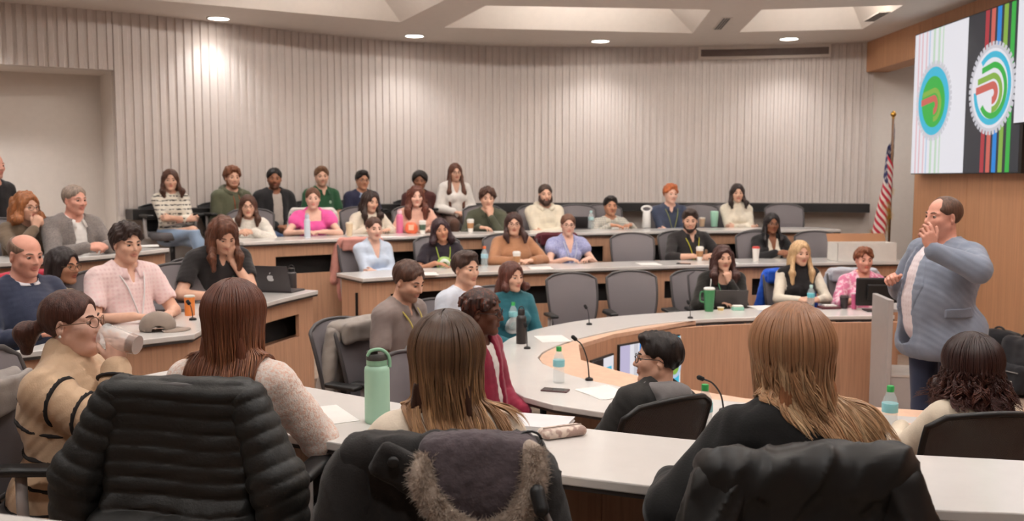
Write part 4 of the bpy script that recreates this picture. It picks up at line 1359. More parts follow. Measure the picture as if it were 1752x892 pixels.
# monitors let into the ledge
def console_screen(label, a, b, f0, f1, z0, z1, stripes):
    d = unit(A3(b[0] - a[0], b[1] - a[1], 0)); L = math.dist(a, b)
    nrm = A3(-d[1], d[0], 0)
    # local x along a->b, local -y out of the face
    t = thing('inset_monitor', label, 'screen', (a[0] + d[0] * L * f0 , a[1] + d[1] * L * f0, 0), math.atan2(d[1], d[0]))
    w = L * (f1 - f0)
    m = MB(); m.box((0, -.020, z0), (w, .005, z1), bev=.004); m.build('housing', BLACK_PL, t)
    m = MB(); m.poly([(.012, -.0215, z0 + .012), (w - .012, -.0215, z0 + .012), (w - .012, -.0215, z1 - .012), (.012, -.0215, z1 - .012)]); m.build('picture', SC['white'], t)
    for x0, x1, za, zb, c in stripes:
        m = MB(); iw, ih = w - .024, z1 - z0 - .024
        m.poly([(.012 + x, -.0225, z0 + .012 + z) for x, z in ((x0 * iw, za * ih), (x1 * iw, za * ih), (x1 * iw, zb * ih), (x0 * iw, zb * ih))]); m.build('stripe', SC[c], t)
    return t, w
ta_, w_ = console_screen('larger inset screen of colour stripes behind the boy in the hoodie', fac[1], fac[0], .04, .985, .20, .655,
    [(0, .12, 0, 1, 'lilac'), (.17, .22, 0, 1, 'pale'), (.24, .27, 0, 1, 'blue'), (.29, .36, 0, 1, 'paleblue'), (.36, .43, .0, 1, 'cyan'), (.36, .50, 0, .18, 'green'), (.50, .62, 0, 1, 'slate'), (.62, .70, 0, 1, 'slate'), (.70, .77, 0, 1, 'cyan'), (.79, .84, 0, 1, 'green'), (.86, .92, 0, 1, 'green'), (.92, 1, 0, 1, 'slate')])
emb = MB(); 
emb.poly([(w_ * .70 + .085 * math.cos(q), -.0235, .40 + .10 * math.sin(q)) for q in [2 * PI * i / 32 for i in range(32)]]); emb.build('disc', SC['paleblue'], ta_)
emb = MB(); emb.poly([(w_ * .70 + .055 * math.cos(q), -.0245, .40 + .07 * math.sin(q)) for q in [2 * PI * i / 32 for i in range(32)]]); emb.build('disc', SC['lime'], ta_)
console_screen('smaller inset screen showing just a corner left of the larger one', fac[2], fac[1], .30, .95, .20, .60, [(0, .5, 0, 1, 'black'), (.5, .9, .2, .8, 'cyan'), (.6, 1, 0, .3, 'green')])

# ------------------------------------------------------------------ swivel chairs
M_MESH = plain('grey_chair_fabric', (92, 88, 90), .85, var=.05, bump=.3, bscale=500)
M_MESHD = None
def mesh_weave(name, c, alpha):
    t = NT(name)
    t.b.inputs['Base Color'].default_value = (*srgb(c), 1)
    t.b.inputs['Roughness'].default_value = .8
    o = t.obj((330, 330, 330))
    ck = t.n('ShaderNodeTexChecker', i_Scale=1.0); t.l(o, ck.inputs[0])
    mp = t.n('ShaderNodeMapRange'); mp.inputs[3].default_value = alpha; mp.inputs[4].default_value = 1
    t.l(ck.outputs[1], mp.inputs[0]); t.l(mp.outputs[0], t.b.inputs['Alpha'])
    return t.m
M_WEAVE = mesh_weave('grey_mesh_weave', (118, 113, 116), .86)
M_WEAVE_D = mesh_weave('shaded_mesh_weave', (70, 66, 66), .70)  # darker copy of the chair mesh: mostly shade behind it, put into the colour
BH = [.53]
def back_xyz(u, v):
    hw = .185 + .062 * (1 - (1 - min(1, v / .75)) ** 2)
    e = 1.0
    if v > .86: e = (1 - ((v - .86) / .14) ** 2.6 * .26)
    if v < .10: e = (1 - ((.10 - v) / .10) ** 2 * .18)
    x = u * hw * e
    z = .50 + BH[0] * v - (.018 * u * u if v > .9 else 0)
    y = -.235 - .10 * v + .055 * math.sin(v * PI) * .6 + .035 * u * u
    return (x, y, z)
def chair_proto(weave, frame, key):
    t = thing('swivel_chair', 'x', 'chair')
    V = []; F = []
    nu, nv = 14, 18
    for dy in (0, -.012):
        for j in range(nv + 1):
            for i in range(nu + 1):
                x, y, z = back_xyz(-1 + 2 * i / nu, j / nv); V.append((x, y + dy, z))
    k = (nu + 1) * (nv + 1)
    for j in range(nv):
        for i in range(nu):
            a = j * (nu + 1) + i
            F.append((a, a + nu + 1, a + nu + 2, a + 1)); F.append((k + a, k + a + 1, k + a + nu + 2, k + a + nu + 1))
    link('backrest', mesh_np('backrest', V, F), weave, t)
    out = [(-1, j / 18) for j in range(19)] + [(-1 + 2 * i / 14, 1) for i in range(1, 15)] + [(1, 1 - j / 18) for j in range(1, 19)] + [(1 - 2 * i / 14, 0) for i in range(1, 15)]
    m = MB(); m.tube([Vector(back_xyz(*q)) + Vector((0, -.006, 0)) for q in out], .0125, 8, cap=False); m.build('back_frame', frame, t, True)
    V, F = sdf_mesh([BX((0, .0, .455), (.245, .235, .045), None, .04)], .016)
    link('seat', mesh_np('seat', V, F), M_MESH, t)
    m = MB(); m.tube([(0, -.05, .41), (0, -.24, .41), (0, -.285, .50), (0, -.30, .72)], [.03, .028, .026, .018], 8); m.box((-.13, -.15, .39), (.13, .15, .42)); m.build('back_support', BLACK_PL, t)
    for q in (-1, 1):
        m = MB(); m.tube([(q * .20, -.02, .42), (q * .275, -.03, .44), (q * .285, -.03, .56), (q * .285, -.03, .665)], [.02, .02, .019, .019], 8)
        a = m.build('arm_post', M_GREY, t, True)
        V, F = sdf_mesh([BX((q * .285, .015, .682), (.042, .125, .016), None, .015)], .009)
        link('armrest', mesh_np('armrest', V, F), BLACK_PL, t)
    m = MB(); m.lathe([(.026, .09), (.026, .42)], 12); m.build('gas_lift', BLACK_PL, t, True)
    for i in range(5):
        a = 2 * PI * i / 5 + .3
        m = MB(); m.tube([(0, 0, .10), (.16 * math.cos(a), .16 * math.sin(a), .095), (.29 * math.cos(a), .29 * math.sin(a), .07)], [.026, .02, .014], 6)
        m.build('leg', BLACK_PL, t, True)
        m = MB(); m.lathe([(.001, -.026), (.02, -.026), (.026, -.012), (.026, .012), (.02, .026), (.001, .026)], 12)
        o = m.build('caster', BLACK_PL, t, True); o.location = (.295 * math.cos(a), .295 * math.sin(a), .0275); o.rotation_euler = (PI / 2, 0, a + .8)
    note_kids(t)
    return t
CH = {'grey': chair_proto(M_WEAVE, plain('grey_chair_frame', (66, 63, 64), .5), 'g'), 'dark': chair_proto(M_WEAVE_D, BLACK_PL, 'd')}
BH[0] = .30; CH['low'] = chair_proto(plain('black_chair_fabric', (36, 34, 35), .85), BLACK_PL, 'l'); BH[0] = .53
ch_used = set()
def chair(x, y, z, h, label, kind='grey', group='swivel chairs at the desks', tilt=0):
    """h: heading of the sitter, 0 = towards the camera"""
    if kind in ch_used: c = copy_tree(CH[kind])
    else: c = CH[kind]; ch_used.add(kind)
    c.location = (x, y, z); c.rotation_euler = (tilt, 0, R_(h) + PI)
    c['label'] = label; c['group'] = group
    return c
def chair_px(px, py, Y, floor, h, label, **k):
    """an empty chair whose back shows its top middle at a photo pixel"""
    q = PY(px, py, Y)
    a = R_(h) + PI
    return chair(q[0] - .33 * math.sin(a) , q[1] + .33 * math.cos(a), floor, h, label, **k)
# ------------------------------------------------------------------ who sits where
CB, CC, CCL, CBLo, CAo = Curve(inB), Curve(inC), Curve(inCL), Curve(outBL), Curve(outA)
def on_row(c, px, off, z=1.6):
    """distance down the room of the point of a row (curve c shifted by off) that shows at photo column px, and the inward heading there"""
    best = None
    for t in np.linspace(0, c.L, 600):
        q = c.off(t, off)
        d = abs(PY(px, 305 - (z - HC) * FPX / q[1], q[1])[0] - q[0])
        if best is None or d < best[0]: best = (d, t, q)
    n = -c.nrm(best[1])
    return best[2][1], math.degrees(math.atan2(n[0], -n[1]))
FL = .0095
PEOPLE = {}
def sit(key, label, row, px, py, off=.84, look=None, dh=0, chairkind='grey', ch=True, Y=None, h=None, floor=None, **k):
    fl, cv = {'B': (.28, CB), 'C': (.56, CC), 'CL': (.56, CCL), 'BL': (.28, CBLo), 'A': (0, CAo), 'D': (.84, WC)}[row]
    if floor is not None: fl = floor
    if Y is None:
        Yr, hr_ = on_row(cv, px, off)
        Y = Yr
        if h is None: h = hr_
    h = (h or 0) + dh
    hy = 0 if look is None else look - h
    k.setdefault('vox', FL)
    if row == 'D': chairkind = 'low'
    k.setdefault('group', 'people listening at the desks')
    c = person(label, px, py, Y, fl, h=h, hy=hy, **k)
    r = c['root']
    if ch:
        sx = label[label.find('person'):]
        c['chair'] = chair(r.location.x, r.location.y, fl, h, 'swivel chair under the ' + ' '.join(label.split()[:12]).rstrip(','), kind=chairkind)
    PEOPLE[key] = c
    return c
def decal(c, name, cen, r, mat, t, prims=None):
    sdf_obj(name, [fat(p, t + .0035) for p in (prims or c['tor'])] + [EL(cen, r, c['Rc'], op=2)], .007, mat, c['root'])
BR, DB, BK, RED = (74, 46, 34), (44, 30, 25), (26, 21, 20), (120, 62, 40)

# along the ribbed wall
G = 'people on the bench row along the ribbed wall'
sit('D1', 'person with crossed legs and arms, striped cream sweater, long brown hair', 'D', 291, 289, -.50, look=22, dh=4, fem=True, arms='folded', legs='crossed', lean=.0, hair=dict(style='long', length=.24, side_len=.22), hcol=BR,
    top=dict(col=(222, 214, 200), pat='stripes', c2=(60, 58, 56), sleeve='elbow', neck='crew', name='sweater'), pants=(150, 172, 200), shoes=(150, 96, 60), group=G)
sit('D2', 'person in an olive hoodie with rust cords, curly auburn hair and beard', 'D', 397, 283, -.48, look=35, dh=8, arms='lap', skin='fair', hair=dict(style='curly', t=.024, amp=.006), hcol=(110, 66, 42), beard=dict(t=.004), w=1.12,
    top=dict(col=(84, 86, 68), loose=.012, name='hoodie'), hood=dict(col=(84, 86, 68), cord=(140, 74, 48)), pants=(60, 58, 56), group=G)
sit('D3', 'person in an open black jacket over a grey tee, against the ribbed wall', 'D', 469, 287, -.48, look=18, dh=-4, arms='lap', skin='brown', hair=dict(style='short', t=.014), hcol=BK, stubble=.6, w=1.1,
    under=dict(col=(176, 166, 158), t=.008, name='tee_shirt'), top=dict(col=(34, 33, 35), t=.020, open_=(.060, .060, 0), name='jacket', loose=.008), pants=(66, 84, 118), group=G)
sit('D4', 'person in a dark green polo shirt with short brown hair, against the wall', 'D', 550, 284, -.48, look=20, arms='lap', skin='fair', hair=dict(style='quiff', t=.014), hcol=(104, 74, 52), stubble=.35,
    top=dict(col=(38, 78, 52), sleeve='short', neck='polo', name='polo_shirt'), collar=dict(col=(34, 72, 48)), pants=(50, 48, 46), group=G)
sit('D5', 'person in a navy jacket over a pale blue shirt, black hair and glasses', 'D', 620, 291, -.48, look=28, arms='lap', skin='tan', hair=dict(style='quiff', t=.014), hcol=BK, glasses=True,
    under=dict(col=(160, 176, 204), t=.008), collar=dict(col=(160, 176, 204)), top=dict(col=(42, 44, 66), t=.018, high=-.025, open_=(.055, .035, 0), name='jacket'), pants=(44, 46, 56), group=G)
sit('D6', 'person in a maroon sweater with rounded black afro hair, against the wall', 'D', 718, 291, -.48, look=4, arms='lap', skin='brown', hair=dict(style='afro', t=.030, amp=.004), hcol=(30, 23, 21),
    top=dict(col=(72, 38, 36), name='sweater', loose=.008), pants=(44, 42, 42), group=G)
sit('D7', 'person with very long brown hair and a loose white blouse, by the wall', 'D', 779, 279, -.52, look=18, fem=True, arms='lap', skin='fair', hair=dict(style='long', length=.50, side_len=.50, vol=1.0), hcol=(84, 50, 36), glasses=(60, 48, 44),
    top=dict(col=(228, 222, 216), loose=.02, name='blouse', neck='v'), pants=(92, 66, 56), group=G)

# rear desk row
G = 'people at the rearmost curved desk'
sit('C1', 'person in a fluffy white sweater with brown hair and glasses', 'C', 424, 333, .86, look=16, dh=-25, fem=True, arms='clasp', skin='fair', hair=dict(style='long', length=.24, side_len=.24), hcol=BR, glasses=(110, 80, 66),
    top=dict(col=(228, 222, 212), loose=.022, amp=.007, name='sweater', pat='fleck', c2=(206, 198, 188)), group=G)
sit('C2', 'person in a hot pink puff-sleeved top with her hair tied back', 'C', 535, 321, .80, look=14, dh=-20, fem=True, arms='desk_wide', skin='pale', hair=dict(style='bun', t=.010), hcol=(92, 60, 44),
    top=dict(col=(226, 92, 160), sleeve='cap', puff=.022, neck='square', name='top'), group=G)
sit('C3', 'person in a cream sweater with long dark wavy hair, looking aside', 'C', 634, 326, .84, look=40, fem=True, hp=8, arms='desk', skin='fair', hair=dict(style='wavy', length=.30, side_len=.28, vol=1.1), hcol=DB,
    top=dict(col=(226, 214, 196), loose=.014, name='sweater'), group=G)
sit('C4', 'person in a peach sweater with long curly red-brown hair', 'C', 712, 318, .84, look=14, dh=-10, fem=True, arms='desk', skin='pale', hair=dict(style='wavy', length=.30, side_len=.30, vol=1.22, amp=.007), hcol=(92, 50, 38),
    top=dict(col=(216, 168, 150), loose=.012, name='sweater'), group=G)
sit('C5', 'person in an olive shirt with curly hair, resting chin on hand', 'C', 834, 319, .82, look=8, dh=-8, arms='chin_left', skin='fair', lean=.16, hair=dict(style='curly', t=.028, amp=.006), hcol=(70, 46, 36),
    top=dict(col=(74, 76, 62), loose=.014, name='shirt'), collar=dict(col=(74, 76, 62)), group=G)
sit('C6', 'person in a cream sweater with a full dark beard', 'C', 933, 315, .88, look=8, arms='folded', skin='fair', hair=dict(style='crop', t=.010), hcol=(58, 42, 34), beard=dict(t=.015, col=(60, 38, 30)), w=1.15,
    top=dict(col=(222, 212, 192), loose=.014, name='sweater'), hood=dict(col=(222, 212, 192)), group=G)
sit('C7', 'person slumped low in a pale plaid shirt at the rear desk', 'C', 1045, 335, .95, look=6, arms='desk', skin='tan', lean=-.05, hair=dict(style='quiff', t=.016), hcol=BK,
    top=dict(col=(206, 200, 186), pat='plaid', c2=(150, 150, 146), name='shirt'), collar=dict(col=(206, 200, 186)), group=G)
sit('C8', 'person with ginger curls in a navy shirt and a lanyard', 'C', 1148, 314, .88, look=14, arms='folded', skin='pale', hair=dict(style='curly', t=.018, amp=.005), hcol=(176, 98, 58),
    top=dict(col=(58, 66, 86), neck='polo', name='shirt'), collar=dict(col=(58, 66, 86)), lanyard=(120, 128, 78), badge=(220, 220, 220), group=G)
sit('C9', 'person in a cream turtleneck with dark hair past her shoulders', 'C', 1262, 314, .88, look=-4, fem=True, arms='folded', skin='fair', hair=dict(style='long', length=.22, side_len=.22, vol=.9), hcol=(44, 32, 30),
    top=dict(col=(226, 216, 198), turtle=.45, loose=.008, name='turtleneck_sweater', amp=.005), group=G)

# second desk row
G = 'people at the second curved desk'
sit('B1', 'person in a pale blue v-neck sweater with folded arms', 'B', 640, 371, .92, look=28, dh=6, fem=True, arms='folded', skin='pale', hair=dict(style='bun', t=.010), hcol=(72, 48, 38),
    top=dict(col=(196, 208, 226), neck='v', name='sweater'), pants=(52, 56, 72), group=G, ch=False)
sit('B2', 'person in a black tee with a round green print and dark purple hair', 'B', 754, 373, .82, look=16, dh=-10, hr=10, fem=True, arms='desk', skin='tan', hair=dict(style='long', length=.34, side_len=.20, over=False, vol=1.1), hcol=(46, 28, 34),
    top=dict(col=(40, 34, 42), sleeve='short', name='tee_shirt'), lanyard=(150, 170, 60), w=1.1, group=G)
sit('B3', 'person in a brown sweater with long dark hair and glasses', 'B', 879, 363, .84, look=4, fem=True, arms='desk_wide', skin='fair', w=1.42, hair=dict(style='long', length=.26, side_len=.22, vol=1.05), hcol=(56, 34, 30), glasses=(60, 40, 36), wide=1.05,
    top=dict(col=(160, 114, 84), name='sweater', loose=.006), group=G)
sit('B4', 'person in a lavender frill-sleeved blouse with glasses and a badge', 'B', 972, 366, .84, look=4, fem=True, arms='desk', skin='pale', hair=dict(style='bun', t=.010), hcol=(96, 64, 48), glasses=(80, 56, 48),
    top=dict(col=(168, 172, 206), sleeve='cap', puff=.018, neck='v', name='blouse', pat='fleck', c2=(132, 136, 186)), lanyard=(190, 196, 214), badge=(214, 226, 226), group=G)
sit('B5', 'person with a beard in a black polo and a yellow lanyard', 'B', 1181, 357, .80, look=-8, arms='desk_wide', hp=8, skin='fair', w=1.28, hair=dict(style='quiff', t=.014), hcol=(48, 34, 29), beard=dict(t=.005),
    top=dict(col=(40, 37, 38), sleeve='elbow', neck='polo', name='polo_shirt', loose=.008), collar=dict(col=(40, 37, 38)), lanyard=(190, 182, 50), group=G)
sit('B6', 'person with long dark braids, black cardigan over a white blouse', 'B', 1321, 364, .84, look=2, fem=True, arms='clasp', skin='brown', hair=dict(style='long', length=.34, side_len=.34, vol=.72), hcol=(30, 24, 26), glasses=(90, 70, 60),
    under=dict(col=(224, 214, 198), t=.008, neck='v', name='blouse'), top=dict(col=(32, 31, 33), t=.020, open_=(.062, .075, 0), name='cardigan'), group=G)

# ring desk, far side and rounded end
G = 'people at the innermost desk'
sit('A1', 'person with long brown hair and black cardigan, chin on her hand', 'A', 1238, 419, .30, look=4, fem=True, arms='chin_left', skin='fair', hair=dict(style='wavy', length=.30, side_len=.28, vol=1.12, amp=.005), hcol=(64, 38, 34), w=1.08,
    under=dict(col=(40, 40, 42), t=.006, neck='scoop', name='top'), top=dict(col=(36, 34, 32), t=.018, open_=(.062, .055, 0), name='cardigan', loose=.008), lanyard=(70, 120, 84), group=G, Y=8.80, h=4)
sit('A2', 'person with long straight blonde hair, black vest and cream sleeves', 'A', 1370, 411, .30, look=8, fem=True, arms='clasp', skin='fair', hair=dict(style='long', length=.36, side_len=.34, vol=.92), hcol=(196, 160, 118), hcol2=(224, 194, 154), brow=(110, 80, 60),
    under=dict(col=(218, 208, 192), t=.008, name='sweater'), top=dict(col=(32, 29, 31), t=.018, sleeve='none', turtle=.35, name='vest'), group=G, Y=8.85, h=0)
sit('A3', 'person in a pink flowered top with short auburn hair', 'A', 1479, 422, .30, look=-2, fem=True, arms='desk', skin='rosy', hair=dict(style='curly', t=.020, amp=.005), hcol=(120, 72, 50), w=1.15,
    top=dict(col=(222, 130, 164), pat='blotch', c2=(244, 206, 218), sleeve='elbow', neck='v', name='blouse'), group=G, Y=8.95, h=-4)
sit('P1', 'person in a grey polo with yellow lanyard, looking down in profile', 'A', 699, 446, Y=5.75, h=60, look=58, hp=16, skin='fair', arms='lap', lean=.10, vox=.0075, hair=dict(style='short', t=.013), hcol=(70, 46, 36), stubble=.5,
    top=dict(col=(128, 116, 112), sleeve='short', neck='polo', name='polo_shirt', loose=.006), collar=dict(col=(128, 116, 112)), lanyard=(186, 170, 90), badge=(224, 222, 216), group=G)
sit('P2', 'person in a white polo with short dark hair at the desk end', 'A', 797, 429, Y=6.65, h=48, look=46, skin='fair', arms='lap', lean=.06, vox=.008, hair=dict(style='quiff', t=.014), hcol=(56, 38, 32),
    top=dict(col=(206, 212, 224), sleeve='short', neck='polo', name='polo_shirt'), collar=dict(col=(210, 216, 228)), pants=(60, 62, 70), group=G)
sit('P3', 'person in a teal sweatshirt with a white print and brown hair', 'A', 876, 447, Y=7.42, h=26, look=38, fem=True, skin='fair', arms='lap', lean=.05, vox=.0085, hair=dict(style='bob', length=.17, side_len=.13, vol=.95), hcol=(84, 48, 40), 
    top=dict(col=(46, 104, 116), turtle=.22, name='sweatshirt', loose=.010), group=G)
sit('P4', 'person in a maroon jacket with short dyed locs and glasses, in profile', 'A', 826, 489, Y=4.95, h=68, look=78, hp=2, skin='dark', arms='lap', lean=.06, vox=.0065, hair=dict(style='locs', t=.012, top=.012), hcol=(50, 30, 26), hcol2=(120, 58, 36), glasses=(40, 36, 40), w=1.15,
    under=dict(col=(214, 208, 204), t=.008, name='tee_shirt'), top=dict(col=(134, 34, 58), t=.018, open_=(.058, .012, 0), name='jacket', loose=.012), group=G, pants=(40, 40, 46))

# left block
G = 'people at the short desks on the left'
sit('L1', 'balding person in a navy sweater over a white collar', 'BL', 42, 402, Y=5.35, h=62, look=62, hp=6, skin='rosy', arms='desk', lean=.06, w=1.3, vox=.0075, hair=dict(style='bald', t=.006), hcol=(120, 96, 82), wide=1.05,
    top=dict(col=(50, 56, 76), name='sweater', loose=.006), collar=dict(col=(222, 218, 222), drop=-.004, gap=.14, flare=.15), group=G)
sit('L2', 'person in a cream top with glasses and tied dark hair', 'BL', 108, 422, Y=6.05, h=66, look=74, skin='tan', fem=True, arms='lap', vox=.008, hair=dict(style='bob', length=.14, side_len=.10, vol=.95), hcol=(38, 28, 28), glasses=(96, 72, 50),
    top=dict(col=(222, 208, 178), name='top', loose=.008), group=G)
sit('L3', 'person in a short-sleeved pink shirt with curly dark hair', 'BL', 216, 379, Y=6.0, h=52, look=52, hp=4, skin='fair', arms='desk', lean=.07, w=1.22, vox=.0075, hair=dict(style='curly', t=.024, amp=.006), hcol=(46, 32, 28), nose=1.05,
    top=dict(col=(232, 200, 200), sleeve='short', neck='polo', name='shirt', loose=.008, pat='plaid', c2=(240, 216, 214)), collar=dict(col=(234, 204, 204)), lanyard=(222, 214, 214), badge=(236, 230, 228), group=G)
def _l4(c):
    o = ARMS['desk_wide'](c)
    hc, Rh = c['hc'], c['Rh']
    o[-1] = (hc + Rh @ A3(-.055, .075, -.16), A3(-.5, .5, -1), Rh @ A3(.1, .12, 1), Rh @ A3(-.6, .7, -.1), .8)
    return o
sit('L4', 'long-haired person in a black polo leaning on one hand', 'BL', 382, 374, Y=6.85, h=38, look=38, hp=26, skin='fair', arms=_l4, lean=.34, w=1.12, vox=.0075, hair=dict(style='wavy', length=.34, side_len=.27, vol=1.05, amp=.004), hcol=(88, 52, 36),
    top=dict(col=(42, 39, 40), sleeve='short', neck='polo', name='polo_shirt', loose=.006), collar=dict(col=(42, 39, 40)), group=G)
sit('K1', 'person with curly ginger hair, hands clasped before the mouth', 'CL', 44, 327, Y=7.6, h=55, look=66, skin='fair', fem=True, arms='mouth_clasp', lean=.22, vox=.0085, hair=dict(style='wavy', length=.24, side_len=.16, vol=1.15, amp=.006, over=False), hcol=(142, 88, 52), glasses=(90, 66, 54),
    top=dict(col=(112, 96, 80), name='sweater', loose=.01), group=G)
sit('K2', 'grey-haired person in a grey tweed jacket and white shirt', 'CL', 127, 316, Y=7.75, h=56, look=62, skin='rosy', arms='clasp', lean=.10, w=1.2, vox=.0085, hair=dict(style='crop', t=.010), hcol=(134, 118, 106),
    under=dict(col=(226, 222, 218), t=.008), collar=dict(col=(226, 222, 218)), top=dict(col=(128, 120, 116), t=.020, high=-.025, open_=(.06, .05, 0), name='jacket', pat='fleck', c2=(108, 102, 100), lapel=True), group=G)
person('bald person in black standing cut off by the left edge', -12, 262, 8.6, .56, h=70, stand=True, skin='rosy', arms='lap', lean=0, hair=dict(style='bald', t=.004), hcol=(110, 90, 80), top=dict(col=(30, 28, 30), name='sweater', length=.10), vox=.012, group=G)
# ------------------------------------------------------------------ the speaker
def _spk(c):
    return {-1: (A3(-.29, .37, 1.535), A3(-.8, -.5, -.45), A3(.10, .30, .95), A3(-.9, .35, .1), [.55, .75, .9, 1.0], .3),
            1: (A3(.185, .205, 1.30), A3(.7, -.4, -.7), A3(-.35, .75, .45), A3(.55, .1, .8), [1.35, 1.3, 1.2, 1.1], .9)}
def _spk_extra(c):
    T, TC, Rc, w = c['T'], c['TC'], c['Rc'], c['root']
    jm = cloth('jacket_128_137_154', (128, 137, 154))
    # pocket flap on the side towards the room, three cuff buttons
    base = [fat(p, .024) for p in c['tor']]
    sdf_obj('pocket_flap', [fat(p, .0315) for p in c['tor']] + [BX(T(-.21, .09, .135), (.10, .078, .027), c['Rt'], .006, op=2)], .006, jm, w)
    S0, el, wr = c['J'][-1]
    u = unit(wr - el)
    for i in range(3):
        p = el + (wr - el) * (.80 - .07 * i)
        out = unit(np.cross(u, A3(.3, .9, .3)))
        out = A3(-.75, -.45, -.45); out = unit(out - u * (out @ u))
        sdf_obj('cuff_button', [EL(p + out * .046, (.008, .008, .008))], .004, BLACK_PL, w)
    # belt with a buckle
    sdf_obj('belt', [fat(p, .017) for p in c['tor'][:2]] + [BX(T(0, 0, -.035), (.4, .4, .019), c['Rt'], .004, op=2)], .008, BLACK_PL, w)
SPK = person('standing heavy-set speaker in a blue-grey blazer, gesturing with raised hand', 1614, 336, 5.5, 0, h=-72, hy=-6, hp=-4, stand=True, w=1.50, skin='rosy', arms=_spk, lean=.05, vox=.0065, wide=1.04, stubble=.12,
    hair=dict(style='crop', t=.008, hl=.10, recede=.85, amp=.0012), hcol=(84, 60, 48), under=dict(col=(222, 208, 212), t=.008, length=.07, name='shirt', pat='plaid', c2=(232, 222, 226)), collar=dict(col=(222, 210, 214)),
    top=dict(col=(128, 137, 154), t=.022, high=-.028, open_=(.060, .068, .055), name='blazer', loose=.0, length=.16, amp=.0045, lapel=True, bump=.2), pants=(52, 60, 84), shoes=(60, 44, 36), extra=_spk_extra, group='the speaker')
del SPK['root']['group']

# ------------------------------------------------------------------ strands of long hair
M_STRAND = colattr('hair_strands', .38, 0, 0, 200, .45)
def strands(c, n, length, root, tip, streak, seed, part=.0, wave=.004, wfreq=30, width=.0022, t=.020, az_max=2.3, sweep=(0, 0), spread=.010, tipdark=0, steps=26, clump=140, name='hair_strands', split=None, ov=None, wild=.0):
    r = np.random.RandomState(seed)
    hc, M, s = c['hc'], c['Rh'], c['s']
    az = r.uniform(-az_max, az_max, n)
    cl = (r.randint(0, clump, n))
    caz = r.uniform(-az_max, az_max, clump)
    k = r.uniform(.35, .9, n)
    near = np.array([np.argmin(np.abs(caz - a)) for a in az])
    az = az + (caz[near] - az) * .55 * k
    lay = r.uniform(0, 1, n) ** .7 * .012
    rad = (A3(.077, .096, .083) + t)[None] + lay[:, None]
    py = np.where(np.abs(az) < 1.2, -.02 - .05 * (1 - np.abs(az) / 1.2), -.02 + .075 * np.minimum(1, (np.abs(az) - 1.2) / 1.0)) + r.normal(0, .012, n)
    sg = np.sign(az) + (az == 0)
    rootp = np.stack([part + sg * .003, py, np.zeros(n)], 1)
    rootp[:, 2] = .038 + rad[:, 2] * np.sqrt(np.maximum(.05, 1 - (rootp[:, 0] / rad[:, 0]) ** 2 - ((rootp[:, 1] + .016) / rad[:, 1]) ** 2))
    P_ = []
    ns = 10
    for j in range(ns):
        f = j / (ns - 1)
        e = 1.35 - f * 1.62
        q = np.stack([np.sin(az) * math.cos(e), -np.cos(az) * math.cos(e), np.full(n, math.sin(e))], 1) * rad + A3(0, -.016, .038)
        b = min(1, f / .45); b = b * b * (3 - 2 * b)
        q = rootp * (1 - b) + q * b
        # keep on the cap
        d = (q - A3(0, -.016, .038)) / rad
        q = A3(0, -.016, .038) + d / np.linalg.norm(d, axis=1)[:, None] * rad
        P_.append(hc + (q * s) @ M.T)
    ln = length * r.uniform(.70, 1.04, n) * r.uniform(.86, 1.03, clump)[near]
    if split is not None: ln = np.where((az < split[0]) & (az > split[2]), ln * split[1] * r.uniform(.7, 1.3, n), ln)
    ds = ln / steps
    pos = P_[-1].copy()
    vel = (P_[-1] - P_[-2]); vel /= np.linalg.norm(vel, axis=1)[:, None]
    cph = r.uniform(0, 6.28, clump)[near]; cam = r.uniform(.4, 1.2, clump)[near]
    cdr = r.normal(0, 1, (clump, 2))[near]
    obs = [fat(p, .026) for p in c['tor'] + c['up'] + c['neck']]
    def dist(x):
        d = np.full(len(x), 9.)
        for p in obs: d = comb(d, pd(p, x), .03, 1)
        return d
    sw = np.stack([np.full(n, sweep[0]), np.full(n, sweep[1]), np.zeros(n)], 1)
    for j in range(steps):
        f = (j + 1) / steps
        vel = vel * .80 + .20 * (A3(0, 0, -1) + sw * f + np.concatenate([cdr * spread * 6, np.zeros((n, 1))], 1) * (.4 + wild))
        vel /= np.linalg.norm(vel, axis=1)[:, None]
        pos = pos + vel * ds[:, None]
        for _ in range(2):
            d = dist(pos); m = d < lay * .8
            if m.any():
                e = 1e-3; g = np.stack([dist(pos[m] + e * np.eye(3)[a]) - d[m] for a in range(3)], 1)
                g /= np.maximum(1e-9, np.linalg.norm(g, axis=1))[:, None]
                pos[m] += g * (lay[m] * .8 - d[m])[:, None]
        w = wave * cam * f ** .5
        off = np.stack([np.sin(f * length * wfreq + cph), np.cos(f * length * wfreq * .9 + cph * 1.7), np.zeros(n)], 1) * w[:, None]
        P_.append(pos + off + (r.normal(0, wild * .004, (n, 3)) if wild else 0))
    pts = np.stack(P_, 1)                      # n, k, 3
    K = pts.shape[1]
    tan = np.gradient(pts, axis=1); tan /= np.maximum(1e-9, np.linalg.norm(tan, axis=2))[..., None]
    ref = pts - hc; ref[..., 2] *= .1
    a = np.cross(tan, ref); a /= np.maximum(1e-9, np.linalg.norm(a, axis=2))[..., None]
    b = np.cross(a, tan)
    wd = width * r.uniform(.6, 1.2, n)[:, None] * np.interp(np.linspace(0, 1, K), [0, .1, .8, 1], [.7, 1, .9, .25])[None]
    V = np.stack([pts + a * wd[..., None], pts + b * (wd * .6)[..., None], pts - a * wd[..., None]], 2).reshape(-1, 3)
    i0 = (np.arange(n)[:, None] * K + np.arange(K - 1)[None]).ravel() * 3
    F = np.concatenate([np.stack([i0 + x, i0 + y, i0 + y + 3, i0 + x + 3], 1) for x, y in ((0, 1), (1, 2), (2, 0))])
    R0, T0, S0 = [np.array(srgb(q)) for q in (root, tip, streak)]
    f = np.linspace(0, 1, K)[None, :, None]
